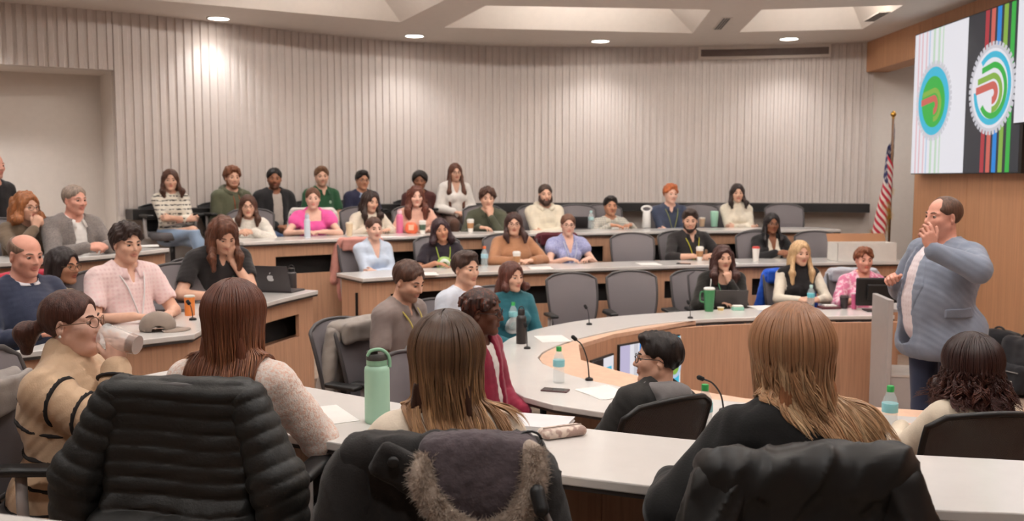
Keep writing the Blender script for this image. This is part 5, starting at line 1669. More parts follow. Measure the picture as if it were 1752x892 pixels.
    st = (r.uniform(0, 1, clump)[near] ** 2)[:, None, None]
    col = R0 * (1 - f) + T0 * f
    fs = np.clip((f - .12) * 2.2, 0, 1)
    col = col * (1 - st * fs * .8) + S0 * st * fs * .8
    col = col * r.uniform(.72, 1.2, n)[:, None, None]
    col = np.repeat(col.reshape(-1, 3), 3, 0)
    return link(name, mesh_np(name, V, F, True, col), M_STRAND, c['root'])

# ------------------------------------------------------------------ the near rows
G = 'people at the nearest desk, seen from behind'
def _f1(c):
    hc, Rh = c['hc'], c['Rh']
    o = ARMS['desk'](c)
    o[1] = (hc + Rh @ A3(.050, .165, -.165), A3(.8, .55, -1), Rh @ A3(-.10, .05, 1), Rh @ A3(.75, .55, .0), [.55, .6, .65, .7], .5)
    return o
def _f1x(c):
    # wavy black lines knitted round the fleece
    tm = plain('black_knit_line', (38, 34, 34), .9)
    base = [fat(p, .0275) for p in c['tor']]
    for i, z in enumerate((.03, .11, .20, .30, .40)):
        R = c['Rt'] @ rotx(.10 * (-1) ** i) @ roty(.10)
        sdf_obj('knit_line', base + [BX(c['T'](0, 0, z), (.45, .45, .0065), R, .003, op=2)], .0065, tm, c['root'], lambda x, i=i: .002 * nz(x, 30, i))
    for q in (-1, 1):
        S0, el, wr = c['J'][q]
        i = 0 if q < 0 else 1
        for (a, b, pr) in ((S0, el, c['up'][i]), (el, wr, c['fo'][i])):
            u = unit(b - a)
            R = np.stack([unit(np.cross(u, A3(.2, .3, 1))), np.cross(u, unit(np.cross(u, A3(.2, .3, 1)))), u], 1) @ rotx(.25)
            for f in ((.25, .62) if pr is c['up'][i] else (.15, .5, .82)):
                sdf_obj('knit_line', [fat(pr, .0345)] + [BX(a + (b - a) * f, (.2, .2, .0058), R, .003, op=2)], .0065, tm, c['root'])
    m = MB()
    p = c['hc'] + c['Rh'] @ A3(.086, -.006, -.034)
    m.lathe([(.001, -.006), (.006, 0), (.001, .006)], 8, tuple(p)); m.build('earring', plain('pearl', (236, 232, 226), .2), c['root'], True)
F1 = person('person in a tan fleece with wavy black lines, drinking from a clear cup', 122, 496, 3.32, .28, h=92, hy=-4, hp=-6, fem=True, skin='pale', w=1.45, arms=_f1, lean=.05, vox=.006, wide=1.02, hair=dict(style='pony', t=.011, length=.06, amp=.002), hcol=(74, 44, 36), glasses=(120, 84, 62), nose=.97,
    top=dict(col=(206, 176, 146), t=.016, loose=.012, name='fleece', turtle=.30, amp=.005), pants=(84, 100, 118), extra=_f1x, group=G)
F2 = person('person with straight auburn hair and a white and peach knit sweater', 402, 487, 3.16, .28, h=172, hy=-4, fem=True, skin='fair', w=1.05, arms='desk', lean=.10, vox=.007, hair=dict(style='long', length=.26, vol=.60, t=.010, over=False, side_len=.10), hcol=(104, 60, 42),
    top=dict(col=(232, 220, 212), t=.014, loose=.012, name='knit_sweater', pat='fleck', c2=(222, 184, 166), bump=.8, amp=.005), group=G)
strands(F2, 4600, .33, (92, 50, 36), (134, 82, 56), (168, 112, 78), 11, part=.0, wave=.003, t=.022, az_max=2.25)
F3 = person('person with long brown hair fading to blonde and a cream top', 766, 543, 2.52, .28, h=184, hy=-12, fem=True, skin='fair', w=1.0, arms='desk', lean=.10, vox=.007, hair=dict(style='long', length=.24, vol=.60, t=.010, over=False, side_len=.10), hcol=(66, 42, 32),
    top=dict(col=(230, 214, 194), t=.012, loose=.010, name='top'), group=G)
strands(F3, 5200, .36, (58, 38, 30), (182, 136, 96), (212, 166, 118), 5, part=-.005, wave=.005, t=.022, az_max=2.3, sweep=(.50, -.12), spread=.014)
def _f4(c):
    o = ARMS['desk_wide'](c)
    o[-1] = (A3(-.30, .20, c['desk'] + .01), A3(-.7, -.7, -.5), A3(.2, .95, 0), A3(0, 0, 1), .4)
    return o
F4 = person('person with long strawberry blonde hair and a black blazer', 1352, 533, 2.50, .28, h=182, hy=16, fem=True, skin='fair', w=1.10, arms=_f4, lean=.16, vox=.007, hair=dict(style='long', length=.26, vol=.60, t=.010, over=False, side_len=.10), hcol=(160, 106, 72),
    top=dict(col=(30, 29, 29), t=.020, name='blazer', loose=.004, amp=.006), group=G)
strands(F4, 5600, .46, (158, 110, 78), (206, 160, 118), (234, 200, 158), 8, part=.01, wave=.006, t=.026, az_max=2.45, sweep=(.95, -.10), spread=.022, width=.0023, split=(-.15, .42, -2.0))
G = 'people at the innermost desk'
FC = person('person with dark wavy shoulder-length hair in the dark mesh chair', 1662, 579, 3.90, 0, h=188, hy=6, fem=True, skin='fair', arms='desk', lean=.06, vox=.008, hair=dict(style='wavy', length=.16, side_len=.14, vol=.72, t=.014), hcol=(48, 30, 28),
    top=dict(col=(220, 206, 186), t=.012, name='top', loose=.01), group=G)
strands(FC, 3600, .19, (44, 28, 26), (78, 42, 38), (104, 62, 50), 21, wave=.016, wfreq=70, t=.032, az_max=2.5, spread=.05, width=.003, wild=.5)
BOY = person('person with short black hair and glasses in a black jacket with grey hood', 1126, 568, 4.06, 0, h=-145, hy=48, skin='fair', scale=.93, arms='lap', lean=-.10, side=.20, vox=.0065, hair=dict(style='quiff', t=.015, amp=.005, front=-.004), hcol=(30, 23, 22), glasses=True,
    top=dict(col=(44, 43, 42), t=.020, loose=.014, name='jacket', amp=.006), hood=dict(col=(124, 120, 120)), pants=(52, 52, 56), group=G)

# ------------------------------------------------------------------ their chairs, empty chairs
def under(c, h, label, kind='grey', dx=0, dy=0):
    r = c['root'].location
    return chair(r.x + dx, r.y + dy, r.z, h, label, kind=kind)
fc1 = under(F1, 92, 'swivel chair with grey armrest under the person drinking')
fc2 = under(F2, 172, 'swivel chair wearing the black quilted jacket')
fc3 = under(F3, 182, 'swivel chair wearing the fur-trimmed parka')
fc4 = under(F4, 182, 'swivel chair wearing the smooth black coat', dx=-.10)
under(FC, 186, 'dark mesh swivel chair of the person with wavy dark hair', 'dark', dx=-.13)
under(BOY, -145, 'dark mesh swivel chair of the person in the grey-hooded jacket', 'dark', dx=-.06)
def empty(px, py, Y, fl, h, label, kind='grey'):
    return chair_px(px, py, Y, fl, h, label, kind=kind)
empty(568, 536, 5.95, 0.0, 58, 'empty grey chair standing at an angle left of the mint bottle')
empty(676, 590, 4.75, 0.0, 66, 'empty grey chair half hidden behind the mint bottle')
empty(975, 472, 8.85, 0.0, 14, 'empty grey chair behind the ring desk, beside the teal sweatshirt')
empty(1078, 471, 9.05, 0.0, 8, 'empty grey chair between the other empty one and the dark-haired woman')
empty(1188, 470, 9.15, 0.0, 4, 'empty grey chair partly behind the woman with chin on hand')
empty(1080, 400, 10.55, .28, 6, 'empty grey chair at the second desk, left of the bearded man')
empty(1293, 396, 10.85, .28, 2, 'empty grey chair left of the woman with braids')
empty(1394, 396, 10.9, .28, 0, 'empty grey chair beside the white box')
empty(1340, 348, 12.25, .56, 0, 'empty grey chair at the right end of the rear desk')
empty(985, 352, 12.0, .56, 4, 'empty dark grey chair right of the man in the cream sweater')
empty(1195, 352, 12.3, .56, 0, 'empty chair in the rear row, between ginger hair and turtleneck')
empty(296, 440, 6.75, .28, 48, 'empty grey chair between the pink shirt and the black polo')

# ------------------------------------------------------------------ coats on the chair backs (each in its chair's own frame)
def on_chair(name, label, cat, ch):
    t = thing(name, label, cat, tuple(ch.location), ch.rotation_euler.z)
    t.scale = (1, 1, .965)
    return t
M_PUFF = plain('black_quilted_nylon', (21, 21, 20), .55, var=.1, bump=.3, bscale=90)
t = on_chair('quilted_jacket', 'black quilted puffer jacket hung over the nearest chair back on the left', 'jacket', fc2)
ZT = 1.065
pit = .049
def quilt(x):
    return .009 * (1 - np.abs(np.sin(PI * (x[:, 2] + .006 * np.sin(x[:, 0] * 14)) / pit)) ** .55) + .0035 * nz(x * A3(1, 1, 2.2), 42, 2)
sdf_obj('body_panel', [BX((0, -.325, .80), (.245, .060, .285), rotx(-.10), .05, k=.04), BX((0, -.30, 1.03), (.235, .055, .045), None, .04, k=.05), BX((0, -.40, .45), (.27, .055, .22), None, .05, k=.08)], .0065, M_PUFF, t, quilt)
for q in (-1, 1):
    a, b, c_ = A3(q * .215, -.315, 1.02), A3(q * .315, -.35, .78), A3(q * .365, -.37, .42)
    def qs(x, a=a, c_=c_, q=q):
        u = unit(c_ - a + A3(q * .08, 0, .10)); s_ = (x - a) @ u
        return .008 * (1 - np.abs(np.sin(PI * s_ / .052)) ** .55) + .0035 * nz(x, 42, q)
    sdf_obj('sleeve', [RC(a, b, .062, .082, k=.05), RC(b, c_, .082, .070, k=.04)], .0065, M_PUFF, t, qs)
M_PARKA = cloth('dark_parka_cotton', (36, 33, 32), bump=.5, bscale=300, rough=.75)
M_SHERPA = cloth('grey_sherpa', (84, 74, 78), var=.2, bump=1.4, bscale=60)
t = on_chair('hooded_parka', 'dark parka with sherpa hood and pale fur trim over the middle chair', 'coat', fc3)
def creases(amp, seed, lean=0.):
    # long soft creases that run down the cloth, sharper on their ridges
    def f(x):
        y = x * A3(1, .6, .22) + A3(lean, 0, 0) * x[:, 2:3]
        a = nz(y, 34, seed)
        return amp * (np.abs(a) ** .7 * 1.6 - .8) + amp * .45 * nz(x * A3(1, 1, .7), 26, seed + 2) + amp * .18 * nz(x, 75, seed + 5)
    return f
fo2 = creases(.009, 4, .3)
sdf_obj('body_panel', [BX((0, -.325, .78), (.245, .045, .30), rotx(-.10), .04, k=.05), BX((-.01, -.305, 1.04), (.21, .05, .045), None, .04, k=.05), BX((0, -.39, .42), (.28, .05, .25), None, .05, k=.08)], .008, M_PARKA, t, fo2)
for q in (-1, 1):
    sdf_obj('sleeve', [RC((q * .21, -.31, 1.0), (q * .262, -.355, .76), .060, .072, k=.05), RC((q * .262, -.355, .76), (q * .275, -.37, .42), .072, .06, k=.04)], .008, M_PARKA, t, creases(.010, q + 8, -.4 * q))
sdf_obj('hood_lining', [EL((.085, -.385, 1.005), (.125, .045, .105), rotx(-.2), k=.04), BX((.085, -.335, 1.065), (.135, .055, .035), None, .03, k=.04)], .0055, M_SHERPA, t, lambda x: .006 * nz(x, 18, 3) + .0028 * nz(x, 150, 5))
fp = spline([(-.030, -.375, 1.055), (-.042, -.405, 1.020), (-.012, -.425, .962), (.035, -.438, .918), (.095, -.446, .895), (.150, -.442, .914), (.190, -.43, .962), (.210, -.41, 1.02), (.205, -.375, 1.075)], 6)
def fur(parent, path, R, n, L, seed, c1, c2, name='fur_trim'):
    r = np.random.RandomState(seed); path = np.array(path)
    seg = np.concatenate([[0], np.cumsum(np.linalg.norm(np.diff(path, axis=0), axis=1))])
    tt = r.uniform(0, seg[-1], n)
    ctr = np.stack([np.interp(tt, seg, path[:, a]) for a in range(3)], 1)
    tg = np.stack([np.interp(np.minimum(tt + .01, seg[-1]), seg, path[:, a]) - np.interp(np.maximum(tt - .01, 0), seg, path[:, a]) for a in range(3)], 1)
    tg /= np.linalg.norm(tg, axis=1)[:, None]
    d = r.normal(size=(n, 3)); d -= tg * (d * tg).sum(1)[:, None]; d /= np.linalg.norm(d, axis=1)[:, None]
    K = 5; ln = L * r.uniform(.5, 1.15, n)
    dir_ = d + tg * r.normal(0, .45, n)[:, None] + A3(0, 0, -.35); dir_ /= np.linalg.norm(dir_, axis=1)[:, None]
    cu = r.normal(0, .35, (n, 3))
    pts = np.stack([ctr + d * R * .7 + (dir_ + cu * (j / (K - 1)) * .8) * (ln * j / (K - 1))[:, None] for j in range(K)], 1)
    a = np.cross(tg, d)[:, None, :] * np.ones((1, K, 1))
    w = .0013 * np.linspace(1, .2, K)[None, :, None]
    b = np.cross(a, dir_[:, None, :])
    V = np.stack([pts + a * w, pts + b * w, pts - a * w], 2).reshape(-1, 3)
    i0 = (np.arange(n)[:, None] * K + np.arange(K - 1)[None]).ravel() * 3
    F = np.concatenate([np.stack([i0 + x, i0 + y, i0 + y + 3, i0 + x + 3], 1) for x, y in ((0, 1), (1, 2), (2, 0))])
    C1, C2 = np.array(srgb(c1)), np.array(srgb(c2))
    k = r.uniform(0, 1, n)[:, None, None]; f = np.linspace(0, 1, K)[None, :, None]
    col = (C1 * (1 - k) + C2 * k) * (.75 + .4 * f)
    return link(name, mesh_np(name, V, F, True, np.repeat(col.reshape(-1, 3), 3, 0)), M_STRAND, parent)
o = sdf_obj('fur_trim', [RC(a, b, .022, .022, k=.01) for a, b in zip(fp, fp[1:])], .007, cloth('fur_base', (176, 160, 146)), t, lambda x: .004 * nz(x, 90, 1))
o2 = fur(o, fp, .025, 22000, .018, 3, (166, 148, 134), (222, 206, 190), 'fur_hair'); 
sdf_obj('collar_flap', [BX((-.085, -.372, 1.025), (.075, .022, .045), roty(.55), .02, k=.02)], .007, M_PARKA, t, folds(.004, 30, 9))
for x, z in ((-.105, 1.055), (-.060, 1.030)):
    m = MB(); m.lathe([(.001, .006), (.010, .006), (.013, .002), (.013, -.003), (.001, -.003)], 16)
    o = m.build('snap_button', BLACK_PL, t, True); o.location = (x, -.402, z); o.rotation_euler = (PI / 2, 0, 0)
m = MB(); m.tube(spline([(.215, -.42, 1.02), (.225, -.46, .97), (.255, -.48, .91), (.29, -.47, .86)], 5), .007, 6); m.build('drawstring', cloth('grey_cord', (120, 112, 108)), t, True)
m = MB(); m.tube([(.205 + .026 * math.cos(a), -.335 + .01 * math.sin(a), 1.085 + .018 * math.sin(a)) for a in [2 * PI * i / 14 for i in range(15)]], .0035, 6); m.build('cord_loop', BLACK_PL, t, True)
sdf_obj('cord_toggle', [RC((.214, -.455, 1.0), (.222, -.475, .965), .017, .017)], .005, BLACK_PL, t)
M_COAT = plain('smooth_black_coat_cloth', (22, 21, 21), .5, var=.1)
t = on_chair('smooth_coat', 'smooth black coat hung over the nearest chair back on the right', 'coat', fc4)
fc4.scale = (1, 1, .975); t.scale = (1, 1, .94)
sdf_obj('body_panel', [BX((0, -.325, .80), (.245, .048, .30), rotx(-.10), .04, k=.05), BX((0, -.305, 1.035), (.225, .055, .045), None, .04, k=.05), BX((0, -.39, .42), (.27, .05, .25), None, .05, k=.08),
    RC((.05, -.305, 1.075), (.20, -.31, 1.07), .030, .036, k=.04)], .008, M_COAT, t, creases(.010, 14, -.5))
for q in (-1, 1):
    sdf_obj('sleeve', [RC((q * .20, -.31, 1.01), (q * .268, -.36, .78), .065, .075, k=.05), RC((q * .268, -.36, .78), (q * .285, -.38, .42), .075, .06, k=.04)], .008, M_COAT, t, creases(.011, q + 18, .5 * q))
def draped(name, label, cat, ch, col, seed, sleeves=True, kind='coat', wide=.25, drop=.42, sink=0):
    t = on_chair(name, label, cat, ch)
    t.location.z -= sink
    mt = cloth('%s_%d_%d_%d' % (name, *col), tuple(col))
    sdf_obj('body_panel', [BX((0, -.33, 1.06 - drop / 2), (wide, .034, drop / 2), rotx(-.10), .035, k=.05), BX((0, -.305, 1.035), (wide - .02, .042, .036), None, .03, k=.05), BX((0, -.225, 1.0), (wide - .03, .02, .07), rotx(-.1), .02, k=.04)], .011, mt, t, folds(.007, 15, seed))
    if sleeves:
        for q in (-1, 1):
            sdf_obj('sleeve', [RC((q * (wide - .03), -.31, 1.0), (q * (wide + .02), -.35, .62), .05, .055, k=.05)], .011, mt, t, folds(.008, 17, seed + q))
    return t
draped('wool_coat', 'grey wool coat over the chair at the left edge', 'coat', fc1, (164, 158, 154), 2, drop=.62, sink=.10)
draped('cardigan', 'grey cardigan on the chair of the grey polo wearer', 'cardigan', PEOPLE['P1']['chair'], (150, 142, 136), 5)
r = PEOPLE['B1']['root'].location
pk = chair(r.x - .02, r.y + .0, .28, 28, 'swivel chair with the pink jacket, at the end of the second desk')
draped('pink_jacket', 'dusty pink jacket hanging over the chair at the desk end', 'jacket', pk, (206, 146, 136), 6, drop=.70)
draped('blue_jacket', 'bright blue jacket on the chair of the blonde person', 'jacket', PEOPLE['A2']['chair'], (34, 84, 190), 7)
draped('white_jacket', 'white jacket on the chair behind the pink top', 'jacket', PEOPLE['C2']['chair'], (226, 220, 214), 8)
draped('maroon_jacket', 'dark maroon jacket on the chair behind the lavender blouse', 'jacket', PEOPLE['B4']['chair'], (86, 32, 42), 9)
draped('red_jacket', 'red jacket over the chair of the person with glasses on the left', 'jacket', PEOPLE['L2']['chair'], (176, 40, 62), 10)
draped('pale_jacket', 'pale grey jacket on the chair of the person in pink flowers', 'jacket', PEOPLE['A3']['chair'], (190, 192, 200), 12)
# ------------------------------------------------------------------ things on the desks
def put(name, label, cat, px, py, z, rz=0, group=None):
    p = P(px, py, z)
    return thing(name, label, cat, p, rz, group)
C_ = lambda *c: plain('paint_%d_%d_%d' % c, c, .4, var=.03)
CLEAR = glass('clear_plastic', (232, 244, 246), .28)
def lathe(parent, name, prof, mat, seg=24, smooth=True):
    m = MB(); m.lathe(prof, seg); o = m.build(name, mat, parent, smooth, 40); return o
def water_bottle(px, py, z, label, cap=(60, 170, 90), lab=(140, 204, 212), s=1.0, group='clear water bottles'):
    t = put('water_bottle', label, 'bottle', px, py, z, 0, group)
    lathe(t, 'bottle_body', [(r * s, h * s) for r, h in ((.001, 0), (.028, 0), (.032, .006), (.031, .03), (.032, .05), (.0305, .075), (.032, .10), (.031, .125), (.026, .15), (.015, .172), (.0125, .182), (.001, .183))], CLEAR)
    lathe(t, 'label_band', [(r * s, h * s) for r, h in ((.0322, .092), (.0326, .093), (.0326, .128), (.0322, .129))], C_(*lab))
    lathe(t, 'cap', [(r * s, h * s) for r, h in ((.001, .176), (.0145, .176), (.0148, .198), (.013, .201), (.001, .201))], C_(*cap), 16)
    return t
def tumbler(px, py, z, label, col, lid=(230, 228, 224), h=.19, r=.038, straw=False, handle=False, rb=None, cat='tumbler', group=None):
    t = put('tumbler', label, cat, px, py, z, 0, group)
    rb = rb or r * .78
    lathe(t, 'cup_body', [(.001, 0), (rb, 0), (rb * 1.03, .006), (r, h * .62), (r * 1.04, h * .9), (r * 1.02, h * .92), (.001, h * .92)], C_(*col))
    lathe(t, 'lid', [(.001, h * .9), (r * 1.06, h * .905), (r * 1.06, h * .965), (r * .86, h), (.001, h)], C_(*lid))
    if straw:
        m = MB(); m.tube([(0.008, 0, h * .95), (.014, 0, h + .075)], .004, 8); m.build('straw', C_(228, 226, 220), t, True)
    if handle:
        m = MB(); m.tube(spline([(-r, 0, h * .82), (-r - .03, 0, h * .78), (-r - .032, 0, h * .45), (-r * .9, 0, h * .38)], 5), .007, 8); m.build('handle', C_(*col), t, True)
    return t
def paper_cup(px, py, z, label, sleeve=(176, 128, 86), lid=(236, 234, 230), body=(236, 232, 226), h=.12, group='paper cups'):
    t = put('paper_cup', label, 'cup', px, py, z, 0, group)
    lathe(t, 'cup_body', [(.001, 0), (.028, 0), (.040, h), (.001, h)], C_(*body))
    if sleeve: lathe(t, 'sleeve', [(.0325, h * .32), (.0338, h * .33), (.0395, h * .78), (.038, h * .79)], C_(*sleeve))
    lathe(t, 'lid', [(.001, h), (.043, h), (.043, h + .006), (.037, h + .010), (.035, h + .020), (.001, h + .018)], C_(*lid))
    return t
def flask(px, py, z, label, col, h=.24, r=.036, cap=(28, 28, 30), loop=True, cat='bottle'):
    t = put('flask', label, cat, px, py, z)
    lathe(t, 'bottle_body', [(.001, 0), (r, 0), (r, h * .72), (r * .9, h * .78), (r * .62, h * .82), (r * .62, h * .86), (.001, h * .86)], C_(*col))
    lathe(t, 'cap', [(.001, h * .85), (r * .68, h * .85), (r * .68, h * .97), (r * .55, h), (.001, h)], C_(*cap))
    if loop:
        m = MB(); m.tube([(r * .5 * math.cos(a), 0, h * .98 + r * .6 * math.sin(a)) for a in [PI * i / 8 for i in range(9)]], .004, 6); m.build('carry_loop', C_(*cap), t, True)
    return t
def papers(px, py, z, rz, label, w=.216, d=.28, n=1, mat=None, cat='paper', name='paper_sheet'):
    t = put(name, label, cat, px, py, z + .001, rz)
    for i in range(n):
        m = MB()
        a = (i - (n - 1) / 2) * .12
        m.box((-w / 2, -d / 2, i * .0012), (w / 2, d / 2, i * .0012 + .001), Matrix.Rotation(a, 3, 'Z'))
        m.build('sheet', mat or C_(238, 236, 232), t)
    return t
def phone(px, py, z, rz, label, col=(30, 28, 34)):
    t = put('phone', label, 'phone', px, py, z, rz)
    m = MB(); m.box((-.037, -.076, .0), (.037, .076, .008), bev=.003); m.build('case', C_(*col), t)
    m = MB(); m.box((-.033, -.071, .0081), (.033, .071, .0088)); m.build('screen', plain('dark_glass', (20, 20, 26), .08), t)
    return t
def laptop(px, py, z, rz, label, col=(58, 56, 58), emblem=True, open_deg=105, w=.31, d=.215):
    """lid towards local -y; the emblem shows on the lid's back"""
    t = put('laptop', label, 'laptop', px, py, z, rz)
    mt = plain('laptop_shell_%d_%d_%d' % col, col, .35, metal=.3)
    m = MB(); m.box((-w / 2, 0, 0), (w / 2, d, .014), bev=.004); m.build('keyboard_base', mt, t)
    a = R_(open_deg - 90)
    m = MB(); m.box((-w / 2, -.007, 0), (w / 2, 0, d), Matrix.Rotation(a, 3, 'X'), bev=.003); l = m.build('lid', mt, t); l.location = (0, 0, .014)
    m = MB(); m.box((-w / 2 + .01, .0002, .012), (w / 2 - .01, .0012, d - .01), Matrix.Rotation(a, 3, 'X')); m.build('screen', plain('dark_glass', (20, 20, 26), .08), l)
    if emblem:
        # a small bitten fruit with a leaf, as it stands on the lid
        pts = []
        for i in range(48):
            th = 2 * PI * i / 48
            r = .030 * (1 + .08 * math.cos(2 * th)) * (1 - .16 * max(0, math.sin(th)) ** 8 - .10 * max(0, -math.sin(th)) ** 12)
            x, y = r * .92 * math.cos(th), r * math.sin(th)
            bx, by = .040, .004
            dd = math.hypot(x - bx, y - by)
            if dd < .019: x, y = bx + (x - bx) / dd * .019, by + (y - by) / dd * .019
            pts.append((x, -.0076, d * .52 + y))
        m = MB(); m.poly(pts)
        m.poly([(.002 + .007 * math.cos(q) * .6 + .009 * math.sin(q) * .5, -.0076, d * .52 + .042 + .010 * math.sin(q)) for q in [2 * PI * i / 12 for i in range(12)]])
        for v in m.bm.verts: v.co = Matrix.Rotation(a, 3, 'X') @ v.co
        m.build('lid_emblem', C_(214, 214, 216), l)
    return t
def mic(px, py, z, dx, dy, h, label, r=.004):
    t = put('gooseneck_microphone', label, 'microphone', px, py, z, 0, 'gooseneck microphones')
    lathe(t, 'base', [(.001, 0), (.024, 0), (.022, .012), (.008, .018), (.001, .018)], BLACK_PL, 18)
    pts = spline([(0, 0, .01), (dx * .15, dy * .15, h * .5), (dx * .55, dy * .55, h * .86), (dx, dy, h)], 6)
    m = MB(); m.tube(pts, r, 8); m.build('stem', BLACK_PL, t, True)
    u = unit(A3(*pts[-1]) - A3(*pts[-3])); e = A3(*pts[-1])
    m = MB(); m.tube([tuple(e - u * .004), tuple(e), tuple(e + u * .028), tuple(e + u * .036)], [.006, .0115, .0125, .006], 12); m.build('windscreen', plain('foam_black', (24, 24, 25), .95), t, True)
    return t
# ---- nearest desk
t = put('mint_flask', 'tall mint green bottle with flip strap on the nearest desk', 'bottle', 646, 722, 1.03, .2)
MINT = plain('mint_powder_coat', (168, 210, 186), .5, var=.02); MINTD = C_(140, 186, 156); DKC = C_(62, 60, 58)
lathe(t, 'bottle_body', [(.001, 0), (.044, 0), (.0465, .004), (.0465, .195), (.0445, .206), (.037, .214), (.037, .222), (.001, .222)], MINT, 32)
lathe(t, 'neck_band', [(.001, .216), (.0385, .216), (.0385, .236), (.001, .236)], MINTD, 28)
lathe(t, 'lid', [(.001, .235), (.0395, .235), (.0395, .246), (.034, .256), (.001, .258)], DKC, 28)
m = MB(); m.box((-.036, -.012, .252), (.004, .012, .268), bev=.004); m.build('spout_cover', DKC, t)
m = MB(); m.tube(spline([(-.034, -.016, .25), (-.022, -.018, .270), (.012, -.018, .274), (.036, -.012, .258), (.046, -.008, .235), (.047, -.006, .205)], 6), .0065, 8); m.build('strap', MINTD, t, True)
papers(548, 712, 1.03, .5, 'printed white paper on the nearest desk left of the mint bottle', n=1)
t = put('notebook', 'white notebook lying at the far edge of the nearest desk', 'notebook', 915, 727, 1.03, -.30)
m = MB(); m.box((-.15, -.09, 0), (.13, .09, .005), bev=.001); m.build('cover', C_(226, 224, 226), t)
m = MB(); m.box((-.148, -.088, .005), (.127, .088, .014)); m.build('pages', C_(238, 236, 234), t)
m = MB(); m.box((-.15, -.09, .014), (.13, .09, .018), bev=.001); m.build('cover', C_(232, 230, 232), t)
t = put('pencil_pouch', 'cream patterned pencil pouch by the notebook and fur hood', 'pouch', 962, 747, 1.03, .45)
sdf_obj('pouch_body', [BX((0, 0, .018), (.085, .036, .017), None, .016)], .006, cloth('pouch_flower', (222, 206, 194), pat='blotch', c2=(176, 150, 140)), t)
m = MB(); m.tube([(-.075, .0, .0355), (.075, .0, .0355)], .003, 6); m.build('zip', C_(150, 132, 120), t)
# ---- ring desk, near side
water_bottle(956, 655, .75, 'clear water bottle with green cap on the ring desk by the phone', s=1.05)
phone(950, 669, .75, 1.25, 'dark phone lying beside a water bottle on the ring desk', (90, 60, 62))
papers(1035, 672, .75, .5, 'white papers on the ring desk near the boy', n=2)
water_bottle(1205, 742, .75, 'clear water bottle with green cap half behind the black blazer', s=1.15)
water_bottle(1521, 742, .75, 'clear water bottle with green cap near the speaker and dark chair', s=1.12)
mic(1008, 651, .75, -.075, .03, .235, 'gooseneck microphone standing left of the boy in the hoodie')
mic(1238, 704, .75, -.11, -.02, .17, 'gooseneck microphone leaning left beside the black blazer', .0045)
t = put('tablet', 'thin dark tablet on the ring desk beside the right water bottle', 'tablet', 1548, 742, .75, .2)
m = MB(); m.box((-.05, -.08, 0), (.07, .08, .010), bev=.003); m.build('case', C_(44, 42, 44), t)
# ---- ring desk, rounded end and far side
t = flask(892, 588, .75, 'black insulated bottle on the ring desk beside the maroon jacket', (40, 36, 36), h=.25, r=.037)
water_bottle(878, 563, .75, 'clear water bottle in front of the teal sweatshirt', s=1.05)
mic(902, 597, .75, -.01, .01, .15, 'slim gooseneck microphone by the black bottle', .003)
mic(1008, 556, .75, -.02, .02, .13, 'slim gooseneck microphone at the ring desk below an empty chair', .003)
mic(1181, 545, .75, -.01, .02, .12, 'slim gooseneck microphone left of the green tumbler', .003)
papers(945, 580, .75, .2, 'white paper on the rounded end of the ring desk')
tumbler(1213, 533, .75, 'tall green handled tumbler with straw before the dark-haired woman', (62, 128, 84), h=.215, r=.047, straw=True, handle=True)
laptop(1250, 527, .75, 0.02, 'dark open laptop seen from behind, beside the green tumbler', (64, 60, 60), emblem=False, w=.30, d=.16)
t = put('tissue_box', 'small mint and white box before the dark laptop', 'box', 1262, 531, .75, .1)
m = MB(); m.box((-.05, -.03, 0), (.05, .03, .03), bev=.003); m.build('box_body', C_(150, 204, 184), t); m = MB(); m.box((-.045, -.025, .03), (.045, .025, .046), bev=.006); m.build('contents', C_(238, 234, 226), t)
t = put('snack_pot', 'small yellow and white pot by the green tumbler', 'pot', 1233, 531, .75)
lathe(t, 'pot_body', [(.001, 0), (.026, 0), (.030, .022), (.001, .022)], C_(222, 190, 120)); lathe(t, 'lid', [(.001, .022), (.031, .022), (.031, .027), (.001, .028)], C_(240, 232, 214))
papers(1308, 527, .75, .15, 'white papers between the laptop and the blonde person', n=2)
water_bottle(1387, 527, .75, 'blue-labelled water bottle before the blonde person', cap=(190, 220, 214), lab=(104, 190, 204), s=1.05)
t = put('book', 'dark red book with a white card, right of the blonde person', 'book', 1418, 528, .75, .1)
m = MB(); m.box((-.09, -.06, 0), (.09, .06, .02), bev=.002); m.build('cover', C_(88, 38, 44), t); m = MB(); m.box((-.05, -.04, .02), (.06, .04, .034), bev=.002); m.build('card', C_(232, 226, 222), t)
paper_cup(1444, 528, .75, 'short dark cup right of the red book', sleeve=None, body=(48, 40, 44), lid=(70, 58, 60), h=.10)
tumbler(1461, 529, .75, 'pink bottle on the ring desk left of the black monitor', (206, 96, 140), (216, 180, 196), h=.15, r=.026)
t = put('monitor', 'black desktop monitor seen from behind at the end of the ring desk', 'monitor', 1500, 532, .75, -.05)
m = MB(); m.box((-.185, -.02, .045), (.185, .025, .295), bev=.012); m.build('back_shell', plain('monitor_black', (20, 19, 20), .45), t)
m = MB(); m.box((-.10, -.045, .10), (.10, -.018, .24), bev=.01); m.build('rear_bulge', plain('monitor_black', (20, 19, 20), .45), t)
m = MB(); m.box((-.04, -.035, .0), (.04, -.005, .12), bev=.004); m.box((-.11, -.085, 0), (.11, .07, .012), bev=.004); m.build('stand', BLACK_PL, t)
m = MB(); m.box((-.175, .0255, .055), (.175, .027, .285)); m.build('screen', plain('dark_glass', (20, 20, 26), .08), t)
